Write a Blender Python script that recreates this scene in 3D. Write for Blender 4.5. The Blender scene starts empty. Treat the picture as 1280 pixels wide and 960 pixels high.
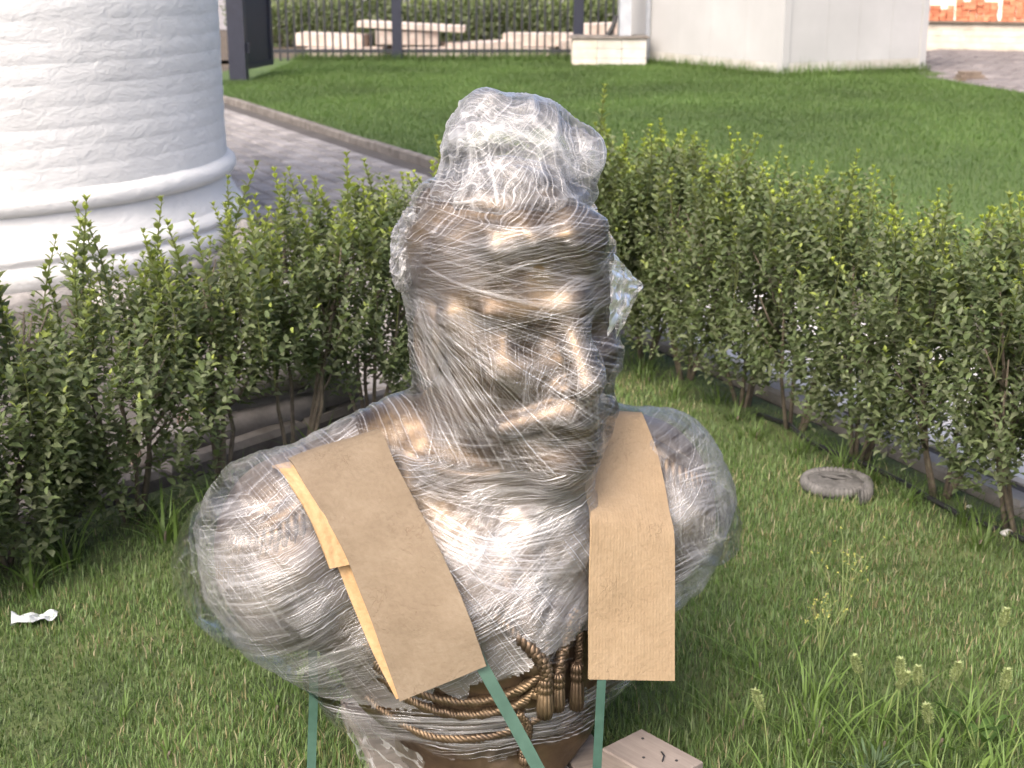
import bpy, math, random
import numpy as np
from mathutils import Vector, Matrix, noise
from mathutils.bvhtree import BVHTree

R = math.radians
SC = bpy.context.scene
COL = SC.collection
random.seed(7)
RNG = np.random.default_rng(7)

# ------------------------------------------------------------------ camera
cam_d = bpy.data.cameras.new('camera')
cam = bpy.data.objects.new('camera', cam_d)
COL.objects.link(cam)
SC.camera = cam
cam.location = (0, 0, 1.6)
cam.rotation_euler = (R(90 - 16.5), 0, 0)
cam_d.sensor_width = 36.0
cam_d.lens = 36.0 * 1758 / 1280
cam_d.clip_start = 0.05
cam_d.clip_end = 600
cam_d.dof.use_dof = True
cam_d.dof.focus_distance = 2.55
cam_d.dof.aperture_fstop = 8.0

# ------------------------------------------------------------------ sky and sun
SUN_EL, SUN_AZ = 46.0, 206.0          # azimuth clockwise from +Y: the low sun stands left of and a little behind the camera
world = bpy.data.worlds.new('World')
SC.world = world
world.use_nodes = True
wn = world.node_tree
bg = wn.nodes['Background']
sky = wn.nodes.new('ShaderNodeTexSky')
sky.sky_type = 'NISHITA'
sky.sun_disc = False
sky.sun_elevation = R(SUN_EL)
sky.sun_rotation = R(SUN_AZ)
sky.air_density = 0.42
sky.dust_density = 5.0
sky.ozone_density = 0.0
wn.links.new(sky.outputs[0], bg.inputs[0])
bg.inputs[1].default_value = 0.15

sun_d = bpy.data.lights.new('sun', 'SUN')
sun = bpy.data.objects.new('sun', sun_d)
COL.objects.link(sun)
sun_d.energy = .5
sun_d.angle = R(50)
sun_d.color = (1.0, 0.95, 0.80)
to_sun = Vector((math.sin(R(SUN_AZ)) * math.cos(R(SUN_EL)), math.cos(R(SUN_AZ)) * math.cos(R(SUN_EL)), math.sin(R(SUN_EL))))
sun.rotation_euler = to_sun.to_track_quat('Z', 'Y').to_euler()
sun.location = (-6, -4, 8)

vs = SC.view_settings
vs.view_transform = 'Standard'
vs.look = 'None'
vs.gamma = 1.0
vs.exposure = 1.75
vs.use_curve_mapping = False
SC.display_settings.display_device = 'sRGB'
SC.cycles.use_denoising = True
SC.cycles.transparent_max_bounces = 16
SC.cycles.max_bounces = 5
SC.cycles.diffuse_bounces = 3
SC.cycles.glossy_bounces = 2
SC.cycles.adaptive_threshold = 0.02
SC.cycles.caustics_reflective = False
SC.cycles.caustics_refractive = False

# ------------------------------------------------------------------ helpers
def tag(o, label=None, cat=None, group=None, kind=None):
    if label: o['label'] = label
    if cat: o['category'] = cat
    if group: o['group'] = group
    if kind: o['kind'] = kind
    return o

def empty(name, loc, label=None, cat=None, group=None, rz=0.0):
    o = bpy.data.objects.new(name, None)
    COL.objects.link(o)
    o.location = loc
    o.rotation_euler = (0, 0, rz)
    o.empty_display_size = 0.1
    return tag(o, label, cat, group)

def link_mesh(name, me, mat=None, parent=None, loc=(0, 0, 0)):
    o = bpy.data.objects.new(name, me)
    COL.objects.link(o)
    if mat is not None and len(me.materials) == 0:
        me.materials.append(mat)
    if parent is not None:
        o.parent = parent
    o.location = loc
    return o

def mesh_py(name, v, f, smooth=False):
    me = bpy.data.meshes.new(name)
    me.from_pydata([tuple(map(float, p)) for p in v], [], f)
    if smooth:
        me.polygons.foreach_set('use_smooth', [True] * len(me.polygons))
    me.update()
    return me

def mesh_np(name, v, faces_list, smooth=False, col=None, attrs=None):
    """v (n,3); faces_list: list of int arrays (m,k)"""
    me = bpy.data.meshes.new(name)
    me.vertices.add(len(v))
    me.vertices.foreach_set('co', np.asarray(v, np.float32).ravel())
    nl = sum(f.size for f in faces_list)
    npol = sum(len(f) for f in faces_list)
    me.loops.add(nl)
    me.polygons.add(npol)
    me.loops.foreach_set('vertex_index', np.concatenate([f.ravel() for f in faces_list]).astype(np.int32))
    sizes = np.concatenate([np.full(len(f), f.shape[1], np.int32) for f in faces_list])
    starts = np.concatenate([[0], np.cumsum(sizes)[:-1]]).astype(np.int32)
    me.polygons.foreach_set('loop_start', starts)
    me.polygons.foreach_set('loop_total', sizes)
    if smooth:
        me.polygons.foreach_set('use_smooth', np.ones(npol, bool))
    me.update(calc_edges=True)
    me.validate()
    if col is not None:
        a = me.attributes.new('Col', 'FLOAT_COLOR', 'POINT')
        c4 = np.ones((len(v), 4), np.float32)
        c4[:, :3] = col
        a.data.foreach_set('color', c4.ravel())
    for k, val in (attrs or {}).items():
        a = me.attributes.new(k, 'FLOAT', 'POINT')
        a.data.foreach_set('value', np.asarray(val, np.float32))
    return me

class MB:
    def __init__(s):
        s.v, s.f = [], []
    def box(s, lo, hi, bev=0.0):
        if bev > 0:
            return s.bevbox(lo, hi, bev)
        n = len(s.v)
        x0, y0, z0 = lo; x1, y1, z1 = hi
        s.v += [(x0,y0,z0),(x1,y0,z0),(x1,y1,z0),(x0,y1,z0),(x0,y0,z1),(x1,y0,z1),(x1,y1,z1),(x0,y1,z1)]
        s.f += [[n+i for i in q] for q in ((0,3,2,1),(4,5,6,7),(0,1,5,4),(1,2,6,5),(2,3,7,6),(3,0,4,7))]
        return s
    def bevbox(s, lo, hi, b):
        """box with its top edges chamfered"""
        n = len(s.v)
        x0, y0, z0 = lo; x1, y1, z1 = hi
        s.v += [(x0,y0,z0),(x1,y0,z0),(x1,y1,z0),(x0,y1,z0),
                (x0,y0,z1-b),(x1,y0,z1-b),(x1,y1,z1-b),(x0,y1,z1-b),
                (x0+b,y0+b,z1),(x1-b,y0+b,z1),(x1-b,y1-b,z1),(x0+b,y1-b,z1)]
        for q in ((0,3,2,1),(0,1,5,4),(1,2,6,5),(2,3,7,6),(3,0,4,7),(4,5,9,8),(5,6,10,9),(6,7,11,10),(7,4,8,11),(8,9,10,11)):
            s.f.append([n+i for i in q])
        return s
    def tube(s, pts, rad, seg=8, cap=True):
        pts = [Vector(p) for p in pts]
        n0 = len(s.v)
        prev = None
        for i, p in enumerate(pts):
            t = (pts[min(i+1, len(pts)-1)] - pts[max(i-1, 0)])
            t.normalize()
            if prev is None:
                a = Vector((0, 0, 1)) if abs(t.z) < .9 else Vector((1, 0, 0))
                u = t.cross(a).normalized()
            else:
                u = (prev - t * prev.dot(t)).normalized()
            prev = u
            w = t.cross(u)
            r = rad[i] if hasattr(rad, '__len__') else rad
            for k in range(seg):
                an = 2 * math.pi * k / seg
                s.v.append(tuple(p + (u * math.cos(an) + w * math.sin(an)) * r))
        for i in range(len(pts) - 1):
            for k in range(seg):
                a = n0 + i * seg + k; b = n0 + i * seg + (k + 1) % seg
                s.f.append([a, b, b + seg, a + seg])
        if cap:
            s.f.append([n0 + k for k in range(seg)][::-1])
            s.f.append([n0 + (len(pts) - 1) * seg + k for k in range(seg)])
        return s
    def prism(s, poly, z0, z1):
        n = len(s.v); m = len(poly)
        s.v += [(x, y, z0) for x, y in poly] + [(x, y, z1) for x, y in poly]
        s.f.append([n + i for i in range(m)][::-1])
        s.f.append([n + m + i for i in range(m)])
        for i in range(m):
            j = (i + 1) % m
            s.f.append([n + i, n + j, n + m + j, n + m + i])
        return s
    def mesh(s, name, smooth=False):
        return mesh_py(name, s.v, s.f, smooth)
    def build(s, name, mat, parent=None, smooth=False, loc=(0, 0, 0)):
        return link_mesh(name, s.mesh(name, smooth), mat, parent, loc)

def copy_tree(o, parent=None):
    c = o.copy()
    COL.objects.link(c)
    c.parent = parent
    for ch in list(o.children):
        copy_tree(ch, c)
    return c

# ------------------------------------------------------------------ materials
def newmat(name):
    m = bpy.data.materials.new(name)
    m.use_nodes = True
    nt = m.node_tree
    nt.nodes.clear()
    out = nt.nodes.new('ShaderNodeOutputMaterial')
    return m, nt, out

class NG:
    """small node-graph helper"""
    def __init__(s, nt): s.nt = nt
    def n(s, t, **kw):
        x = s.nt.nodes.new(t)
        for k, v in kw.items(): setattr(x, k, v)
        return x
    def l(s, a, b): s.nt.links.new(a, b)
    def math(s, op, a, b=None, c=None, clamp=False):
        x = s.n('ShaderNodeMath', operation=op, use_clamp=clamp)
        for i, q in enumerate((a, b, c)):
            if q is None: continue
            if isinstance(q, (int, float)): x.inputs[i].default_value = q
            else: s.l(q, x.inputs[i])
        return x.outputs[0]
    def vmath(s, op, a, b=None):
        x = s.n('ShaderNodeVectorMath', operation=op)
        for i, q in enumerate((a, b)):
            if q is None: continue
            if isinstance(q, (tuple, list)): x.inputs[i].default_value = q
            else: s.l(q, x.inputs[i])
        return x
    def noise(s, vec, scale, detail=3, rough=.55, dim='3D', w=None, dist=0):
        x = s.n('ShaderNodeTexNoise', noise_dimensions=dim)
        x.inputs['Scale'].default_value = scale
        x.inputs['Detail'].default_value = detail
        x.inputs['Roughness'].default_value = rough
        x.inputs['Distortion'].default_value = dist
        if vec is not None and dim != '1D': s.l(vec, x.inputs['Vector'])
        if w is not None: s.l(w, x.inputs['W'])
        return x.outputs[0]
    def rng(s, v, a, b, c=0.0, d=1.0, smooth=False):
        x = s.n('ShaderNodeMapRange')
        if smooth: x.interpolation_type = 'SMOOTHSTEP'
        x.clamp = True
        s.l(v, x.inputs[0])
        for i, q in enumerate((a, b, c, d)): x.inputs[i + 1].default_value = q
        return x.outputs[0]
    def ramp(s, fac, stops):
        x = s.n('ShaderNodeValToRGB')
        e = x.color_ramp.elements
        e[0].position, e[0].color = stops[0][0], (*stops[0][1], 1)
        e[1].position, e[1].color = stops[-1][0], (*stops[-1][1], 1)
        for p, c in stops[1:-1]:
            q = e.new(p); q.color = (*c, 1)
        s.l(fac, x.inputs[0])
        return x.outputs[0]
    def mix(s, fac, a, b, mode='MIX'):
        x = s.n('ShaderNodeMix', data_type='RGBA', blend_type=mode)
        for sock, q in ((x.inputs[0], fac), (x.inputs[6], a), (x.inputs[7], b)):
            if isinstance(q, (int, float)): sock.default_value = q
            elif isinstance(q, tuple): sock.default_value = (*q, 1)
            else: s.l(q, sock)
        return x.outputs[2]
    def bump(s, h, strength, dist, normal=None):
        x = s.n('ShaderNodeBump')
        x.inputs['Strength'].default_value = strength
        x.inputs['Distance'].default_value = dist
        s.l(h, x.inputs['Height'])
        if normal is not None: s.l(normal, x.inputs['Normal'])
        return x.outputs[0]
    def coord(s, which='Object'):
        return s.n('ShaderNodeTexCoord').outputs[which]
    def worldpos(s):
        return s.n('ShaderNodeNewGeometry').outputs['Position']

def pmat(name, stops, scale=8, rough=.7, bump=.3, bdist=.01, bscale=None, metallic=0.0, world_c=False, rand=0.0, detail=6, spec=.4, rough_var=0.0):
    """noise-coloured principled material"""
    m, nt, out = newmat(name)
    g = NG(nt)
    p = g.n('ShaderNodeBsdfPrincipled')
    vec = g.worldpos() if world_c else g.coord()
    nz = g.noise(vec, scale, detail, .6)
    col = g.ramp(g.rng(nz, .28, .72), stops)
    if rand > 0:
        oi = g.n('ShaderNodeObjectInfo').outputs['Random']
        k = g.rng(oi, 0, 1, 1 - rand, 1 + rand)
        cc = g.n('ShaderNodeCombineColor')
        for i in range(3): g.l(k, cc.inputs[i])
        col = g.mix(1.0, col, cc.outputs[0], 'MULTIPLY')
    g.l(col, p.inputs['Base Color'])
    p.inputs['Roughness'].default_value = rough
    if rough_var:
        g.l(g.rng(nz, .3, .7, rough - rough_var, rough + rough_var), p.inputs['Roughness'])
    p.inputs['Metallic'].default_value = metallic
    p.inputs['Specular IOR Level'].default_value = spec
    if bump > 0:
        bz = g.noise(vec, bscale or scale * 6, 5, .6)
        g.l(g.bump(bz, bump, bdist), p.inputs['Normal'])
    g.l(p.outputs[0], out.inputs[0])
    return m

def leafmat(name, trans=.3, rough=.5, attr=True, spec=.35):
    m, nt, out = newmat(name)
    g = NG(nt)
    a = g.n('ShaderNodeAttribute', attribute_name='Col')
    p = g.n('ShaderNodeBsdfPrincipled')
    p.inputs['Roughness'].default_value = rough
    p.inputs['Specular IOR Level'].default_value = spec
    g.l(a.outputs[0], p.inputs['Base Color'])
    t = g.n('ShaderNodeBsdfTranslucent')
    tc = g.mix(1.0, a.outputs[0], (1.25, 1.3, .55), 'MULTIPLY')
    g.l(tc, t.inputs[0])
    mx = g.n('ShaderNodeMixShader')
    mx.inputs[0].default_value = trans
    g.l(p.outputs[0], mx.inputs[1]); g.l(t.outputs[0], mx.inputs[2])
    g.l(mx.outputs[0], out.inputs[0])
    return m

M = {}
M['earth'] = pmat('earth', [(0, (.055, .042, .03)), (.5, (.09, .07, .05)), (1, (.14, .115, .085))], 6, .95, .6, .02, world_c=True)
M['turf'] = pmat('turf', [(0, (.035, .05, .018)), (.5, (.06, .085, .026)), (1, (.10, .11, .045))], 5, .95, .8, .02, world_c=True)
M['far_turf'] = pmat('far_turf', [(0, (.05, .088, .022)), (.5, (.066, .108, .028)), (1, (.09, .132, .038))], .7, .9, .8, .03, bscale=30, world_c=True)
M['mortar'] = pmat('mortar', [(0, (.055, .05, .045)), (1, (.095, .085, .078))], 3, .95, .4, .01, world_c=True)
M['paver'] = pmat('paver', [(0, (.17, .158, .15)), (.5, (.235, .22, .21)), (1, (.30, .285, .275))], 3.5, .85, .5, .004, bscale=60, world_c=True, rand=.22)
M['pale_paver'] = pmat('pale_paver', [(0, (.62, .60, .58)), (.5, (.70, .68, .66)), (1, (.78, .76, .74))], 3.0, .85, .4, .004, bscale=60, world_c=True, rand=.08)
M['kerb'] = pmat('kerb', [(0, (.09, .078, .066)), (.5, (.15, .135, .12)), (1, (.22, .20, .18))], 9, .9, .6, .006, world_c=True, rand=.1)
M['near_kerb'] = pmat('near_kerb', [(0, (.20, .185, .17)), (.5, (.28, .265, .245)), (1, (.36, .345, .32))], 9, .9, .6, .006, world_c=True, rand=.1)
M['cobble'] = pmat('cobble', [(0, (.105, .092, .092)), (.5, (.15, .135, .133)), (1, (.21, .19, .183))], 2.5, .85, .5, .01, world_c=True, rand=.12)
M['limewash'] = None
M['navy'] = pmat('navy_paint', [(0, (.011, .013, .024)), (1, (.018, .021, .036))], 12, .45, .1, .002)
M['bar'] = pmat('dark_bar_paint', [(0, (.012, .013, .018)), (1, (.022, .024, .03))], 12, .5, 0)
M['cabin'] = pmat('cabin_panel', [(0, (.345, .345, .34)), (.6, (.385, .385, .38)), (1, (.42, .42, .415))], .9, .42, .05, .003, bscale=14)
M['cabin_rail'] = pmat('cabin_rail', [(0, (.33, .31, .26)), (.55, (.43, .415, .38)), (1, (.49, .48, .46))], 3.0, .5, .1, .003)
M['black'] = pmat('black_plastic', [(0, (.012, .012, .012)), (1, (.022, .022, .024))], 20, .5, .1, .002)
M['steel'] = pmat('grey_steel', [(0, (.28, .30, .33)), (1, (.38, .40, .43))], 7, .45, .1, .002)
M['block'] = pmat('pale_block', [(0, (.40, .355, .29)), (.5, (.50, .455, .385)), (1, (.57, .53, .46))], 4, .9, .4, .006, world_c=True, rand=.06)
M['plaster'] = pmat('cream_plaster', [(0, (.66, .60, .5)), (1, (.76, .70, .6))], 2, .9, .2, .004, world_c=True)
M['brick'] = pmat('orange_brick', [(0, (.36, .12, .065)), (.5, (.48, .17, .09)), (1, (.56, .235, .14))], 8, .9, .4, .004, world_c=True, rand=.2)
M['slab'] = pmat('pale_slab', [(0, (.42, .34, .29)), (.5, (.58, .49, .43)), (1, (.70, .63, .57))], 4, .85, .5, .006, world_c=True, rand=.12)
M['rail_wood'] = pmat('old_plank', [(0, (.10, .075, .055)), (1, (.21, .165, .13))], 9, .85, .4, .004)
M['rock'] = pmat('grey_rock', [(0, (.14, .13, .125)), (.5, (.24, .23, .22)), (1, (.36, .34, .33))], 9, .9, .7, .012, world_c=True)
M['leaf'] = leafmat('privet_leaf', .38, .6, spec=.2)
M['grass'] = leafmat('grass_blade', .35, .5)
M['bark'] = pmat('shrub_bark', [(0, (.06, .05, .038)), (.5, (.115, .095, .07)), (1, (.18, .15, .11))], 30, .85, .5, .003)
# ------------------------------------------------------------------ ground and paving
def sheet(name, poly, z, mat, kind='structure', loc=(0, 0, 0), label=None):
    me = mesh_py(name, [(x, y, z) for x, y in poly], [list(range(len(poly)))])
    o = link_mesh(name, me, mat)
    return tag(o, label, kind=kind)

sheet('ground', [(-150, -60), (150, -60), (150, 300), (-150, 300)], -.06, M['earth'])

KD = Vector((2.824, -5.832)).normalized()          # direction of the far kerb line
K0 = Vector((-3.461, 17.658))
def kerb_pt(t): return K0 + KD * t                 # t from -3 (gate) to ~17 (right, near)
# near lawn: the wedge between the two hedges, in which the bust stands
CORNER = Vector((.47, 5.95))
LH = Vector((-.9, -1.15)).normalized()             # left hedge runs from the corner this way
RH = Vector((.46, -.99)).normalized()              # right hedge runs from the corner this way
lawn_poly = [tuple(CORNER + Vector((0, .22))), tuple(CORNER + Vector((-.12, .15)) + LH * 9), (-6, -8), (7, -8), tuple(CORNER + Vector((.12, .1)) + RH * 9)]
near_lawn = sheet('near_lawn', lawn_poly, .015, M['turf'])

plaza_poly = [tuple(kerb_pt(-6)), (-9, 25), (-14, 20), (-12, -6), (6.5, -6), tuple(kerb_pt(16))]
plaza = sheet('paved_court', plaza_poly, -.02, M['mortar'])

far_poly = [tuple(kerb_pt(-3.2)), (-4.6, 21.2), (-4.4, 26), (24, 26), (24, -2), tuple(kerb_pt(22))]
far_lawn = sheet('far_lawn', far_poly, .03, M['far_turf'])
sheet('gravel_strip', [(-12, 25.7), (14, 25.7), (14, 45), (-12, 45)], .012, M['earth'])
sheet('street', [(-60, 38), (60, 38), (60, 120), (-60, 120)], .03, pmat('street_grey', [(0, (.20, .185, .18)), (1, (.28, .26, .25))], .6, .9, .2, .01, world_c=True))

# pavers: one shared mesh, running bond along the kerb line
PW, PL = .16, .24
pav = MB(); pav.bevbox((-PW/2+.007, -PL/2+.007, -.03), (PW/2-.007, PL/2-.007, 0), .012)
pme = pav.mesh('paver'); pme.materials.append(M['paver'])
pme2 = pav.mesh('pale_paver'); pme2.materials.append(M['pale_paver'])
ang = math.atan2(KD.y, KD.x) - math.pi / 2
ND = Vector((-KD.y, KD.x))                          # normal pointing to far lawn side or away
if ND.dot(Vector((1, 1))) < 0: ND = -ND
C_TOW = Vector((-3.44, 8.28))
def cam_px(x, y, z):
    c, s = math.cos(R(16.5)), math.sin(R(16.5)); z -= 1.6
    fw = y * c - z * s; up = y * s + z * c
    if fw < .2: return (-9999, -9999)
    return 640 + 1758 * x / fw, 480 - 1758 * up / fw
cells = []
for i in range(1, 42):                              # rows away from the kerb
    for j in range(-14, 62):
        off = (i + .5) * PW + .10
        tt = (j + (.5 if i % 2 else 0)) * PL
        q = kerb_pt(tt) - ND * off
        if (q - C_TOW).length < 1.98: continue
        # not on the lawn wedge or under the hedges
        rel = q - CORNER
        inside_r = rel.x * (-RH.y) + rel.y * RH.x   # >0 on the path side of the right hedge
        lx = rel.x * LH.y - rel.y * LH.x            # >0 beyond the left hedge
        if inside_r < .3 and lx < .3: continue
        px, py = cam_px(q.x, q.y, 0)
        if px < 270 or px > 1330 or py > 900: continue
        if px < 290 and py < 120: continue
        right = q.y < 7.2 and inside_r >= .3 and q.x > .2
        vis = 0
        if 292 < px < 540 and py < 300: vis = 1000 - (py > 262) * 300
        if right and px > 980 and 520 < py < 680: vis = 800
        cells.append((vis + py * .1, q, right))
cells.sort(key=lambda c: -c[0])
prot = Matrix.Rotation(ang, 4, 'Z')
restv, restf = {0: MB(), 1: MB()}, None
bv = [v.co.copy() for v in pme.vertices]
bf = [list(p.vertices) for p in pme.polygons]
for k, (vis, q, right) in enumerate(cells):
    dz = random.uniform(-.004, .002); tilt = Matrix.Rotation(random.uniform(-.012, .012), 4, 'X') @ Matrix.Rotation(random.uniform(-.012, .012), 4, 'Y')
    if k < 300:
        o = link_mesh('paver', pme2 if right else pme, None, plaza)
        o.location = (q.x, q.y, dz)
        o.rotation_euler = (random.uniform(-.012, .012), random.uniform(-.012, .012), ang + random.uniform(-.01, .01))
    else:
        b = restv[1 if right else 0]; n = len(b.v)
        m4 = Matrix.Translation((q.x, q.y, dz)) @ prot @ tilt
        b.v += [tuple(m4 @ v) for v in bv]; b.f += [[n + i for i in f] for f in bf]
for k in (0, 1):
    if restv[k].v:
        tag(restv[k].build('paver_field', M['pale_paver' if k else 'paver'], plaza), kind='stuff')

# far kerb: single stones
for i in range(-4, 22):
    mb = MB(); L = .82
    mb.bevbox((-L/2+.004, -.04, -.1), (L/2-.004, .04, .055), .012)
    q = kerb_pt((i + .5) * L)
    o = mb.build('kerb_stone', M['kerb'], far_lawn)
    o.location = (q.x, q.y, random.uniform(-.006, .006)); o.rotation_euler = (0, 0, math.atan2(KD.y, KD.x) + random.uniform(-.008, .008))
# near kerb behind the right hedge
for i in range(0, 9):
    mb = MB(); L = .62
    mb.bevbox((-L/2+.004, -.045, -.1), (L/2-.004, .045, .028), .014)
    q = CORNER + Vector((.19, .12)) + RH * ((i + .1) * L)
    o = mb.build('kerb_stone', M['near_kerb'], near_lawn)
    o.location = (q.x, q.y, random.uniform(-.008, .008)); o.rotation_euler = (0, 0, math.atan2(RH.y, RH.x) + random.uniform(-.015, .015))
# low kerb behind the left hedge
for i in range(0, 9):
    mb = MB(); L = .62
    mb.bevbox((-L/2+.004, -.045, -.1), (L/2-.004, .045, .04), .02)
    q = CORNER + Vector((-.24, .14)) + LH * ((i + .1) * L)
    o = mb.build('kerb_stone', M['kerb'], near_lawn)
    o.location = (q.x, q.y, random.uniform(-.008, .008)); o.rotation_euler = (0, 0, math.atan2(LH.y, LH.x) + random.uniform(-.015, .015))

# cobbled yard on the far right
yard_poly = [(6.10, 21.2), (6.62, 18.56), (8.2, 11), (30, 11), (30, 40), (6.9, 40), (6.9, 25.9)]
yard = sheet('cobbled_yard', yard_poly, .045, M['cobble'])
cob = MB(); cob.bevbox((-.145, -.145, -.02), (.145, .145, .022), .025)
cme = cob.mesh('cobble'); cme.materials.append(M['cobble'])
cnt = 0
for iy in range(0, 34):
    for ix in range(0, 20):
        y = 18.2 + iy * .30; x = 6.15 + (ix + (.5 if iy % 2 else 0)) * .30
        edge = 6.62 - (y - 18.56) * .197
        if y > 21.2: edge = 6.6
        if x < edge + .17: continue
        px, py = cam_px(x, y, .06)
        if px < 1165 or px > 1300 or py < 60: continue
        if cnt >= 300: continue
        cnt += 1
        o = link_mesh('cobble', cme, None, yard)
        o.location = (x, y, .05 + random.uniform(-.008, .008)); o.rotation_euler = (random.uniform(-.03, .03), random.uniform(-.03, .03), random.uniform(-.04, .04))

# ------------------------------------------------------------------ white round tower
def limewash():
    m, nt, out = newmat('limewash')
    g = NG(nt)
    p = g.n('ShaderNodeBsdfPrincipled')
    pos = g.worldpos()
    a = g.noise(pos, 1.6, 5, .6)
    b = g.noise(pos, 14, 6, .65)
    col = g.ramp(g.rng(a, .3, .7), [(0, (.52, .527, .517)), (.5, (.57, .577, .567)), (1, (.61, .617, .607))])
    stain = g.rng(b, .60, .80, 0, .30)
    col = g.mix(stain, col, (.55, .55, .53))
    zz = g.n('ShaderNodeSeparateXYZ'); g.l(pos, zz.inputs[0])
    splash = g.math('MULTIPLY', g.rng(zz.outputs[2], .28, .04), g.rng(g.noise(pos, 7, 5, .65), .45, .70))
    col = g.mix(g.math('MULTIPLY', splash, .55), col, (.30, .27, .23))
    g.l(col, p.inputs['Base Color'])
    p.inputs['Roughness'].default_value = .8
    p.inputs['Specular IOR Level'].default_value = .25
    st = g.vmath('MULTIPLY', pos, (1, 1, 2.4)).outputs[0]
    h1 = g.noise(st, 9, 5, .6, dist=.6)
    h2 = g.noise(pos, 45, 4, .6)
    h = g.math('ADD', h1, g.math('MULTIPLY', h2, .22))
    g.l(g.bump(h, .45, .022), p.inputs['Normal'])
    g.l(p.outputs[0], out.inputs[0])
    return m
M['limewash'] = limewash()

def revolve(profile, seg, wob=0.0, seed=0, a0=0, a1=2 * math.pi):
    v, f = [], []
    full = abs(a1 - a0 - 2 * math.pi) < 1e-6
    ns = seg if full else seg + 1
    for i in range(ns):
        a = a0 + (a1 - a0) * i / seg
        for (r, z) in profile:
            w = noise.noise(Vector((math.cos(a) * 4, math.sin(a) * 4, z * 6 + seed))) * wob + noise.noise(Vector((math.cos(a) * 14, math.sin(a) * 14, z * 16 + seed))) * wob * .7
            v.append(((r + w) * math.cos(a), (r + w) * math.sin(a), z + w * .8))
    m = len(profile)
    for i in range(seg):
        j = (i + 1) % ns
        for k in range(m - 1):
            f.append([i * m + k, j * m + k, j * m + k + 1, i * m + k + 1])
    return v, f
tower = empty('round_tower', (C_TOW.x, C_TOW.y, 0), 'whitewashed round brick tower with rolled mouldings at its foot', 'tower')
def tpart(name, prof, wob, seed):
    v, f = revolve(prof, 150, wob, seed)
    return link_mesh(name, mesh_py(name, v, f, True), M['limewash'], tower)
tpart('footing', [(1.0, .065), (1.84, .06), (1.87, .045), (1.875, .02), (1.87, -.05)], .012, 1).data.materials[0] = M['rock']
tpart('plinth', [(1.70, .285), (1.79, .275), (1.815, .25), (1.83, .225), (1.828, .205), (1.812, .190), (1.815, .18), (1.828, .165), (1.838, .13), (1.832, .09), (1.815, .06), (1.80, .045)], .006, 3)
tpart('scotia', [(1.6, .43), (1.742, .425), (1.745, .40), (1.755, .36), (1.772, .32), (1.785, .29), (1.79, .27)], .005, 5)
rl = [(1.70, .545)] + [(1.735 + .052 * math.cos(a), .475 + .055 * math.sin(a)) for a in np.linspace(1.45, -1.45, 9)] + [(1.70, .415)]
tpart('roll_moulding', rl, .006, 8)
z = .53; k = 0
while z < 4.2:
    hgt = .106 + random.uniform(-.014, .014)
    r0 = 1.735; r = r0 + random.uniform(-.0006, .0012)
    tpart('brick_course', [(r0 - .0018, z + hgt), (r - .0008, z + hgt - .018), (r + .001, z + hgt * .55), (r, z + .02), (r0 - .0018, z)], .0045, 10)
    z += hgt; k += 1

# rocks and rolls behind the left hedge
def rock(loc, s, seed, label):
    v, f = [], []
    n, m = 14, 9
    for i in range(m + 1):
        th = math.pi * i / m
        for j in range(n):
            ph = 2 * math.pi * j / n
            d = Vector((math.sin(th) * math.cos(ph), math.sin(th) * math.sin(ph), math.cos(th)))
            rr = 1 + .35 * noise.noise(d * 1.6 + Vector((seed, 0, 0))) + .15 * noise.noise(d * 4 + Vector((0, seed, 0)))
            v.append((d.x * s[0] * rr, d.y * s[1] * rr, d.z * s[2] * rr + s[2] * .7))
    for i in range(m):
        for j in range(n):
            f.append([i * n + j, (i + 1) * n + j, (i + 1) * n + (j + 1) % n, i * n + (j + 1) % n])
    o = link_mesh('rock', mesh_py('rock', v, f), M['rock'])
    o.location = loc
    return tag(o, label, 'rock', 'rocks at the tower foot')
rock((-1.50, 7.95, -.01), (.13, .12, .13), 1.3, 'rugged grey rock leaning against the right foot of the white tower')
rock((-1.92, 6.72, -.02), (.19, .12, .08), 4.1, 'flat brownish rock in front of the white tower foot')
M['roll'] = pmat('grey_fabric', [(0, (.17, .155, .15)), (.5, (.24, .22, .21)), (1, (.31, .29, .28))], 12, .9, .4, .006)
def roll(a, b, r, label):
    a, b = Vector(a), Vector(b); c = (a + b) / 2
    root = empty('fabric_roll', (c.x, c.y, 0), label, 'fabric roll', 'fabric rolls behind the left hedge')
    mb = MB(); pts = [a.lerp(b, t) - Vector((c.x, c.y, 0)) for t in np.linspace(0, 1, 9)]
    mb.tube(pts, [r * (1 + .05 * math.sin(i * 2.1)) for i in range(9)], 14)
    mb.build('roll_body', M['roll'], root, True)
    mb = MB(); d = (b - a).normalized(); u = d.cross(Vector((0, 0, 1))).normalized(); w = u.cross(d)
    sp = [a - Vector((c.x, c.y, 0)) - d * .004 + (u * math.cos(t) + w * math.sin(t)) * r * (.95 - t / 24) for t in np.linspace(0, 18, 60)]
    mb.tube(sp, .004, 5); mb.build('rolled_edge', M['rail_wood'], root)
roll((-1.26, 4.42, .055), (-.72, 4.95, .055), .058, 'grey fabric roll lying lowest on the ground behind the left hedge')
roll((-1.12, 4.62, .075), (-.62, 5.12, .075), .07, 'grey fabric roll lying behind the lowest roll at the left hedge')
roll((-1.08, 4.63, .185), (-.66, 5.02, .185), .055, 'slim grey fabric roll resting on top of the other two rolls')

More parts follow.
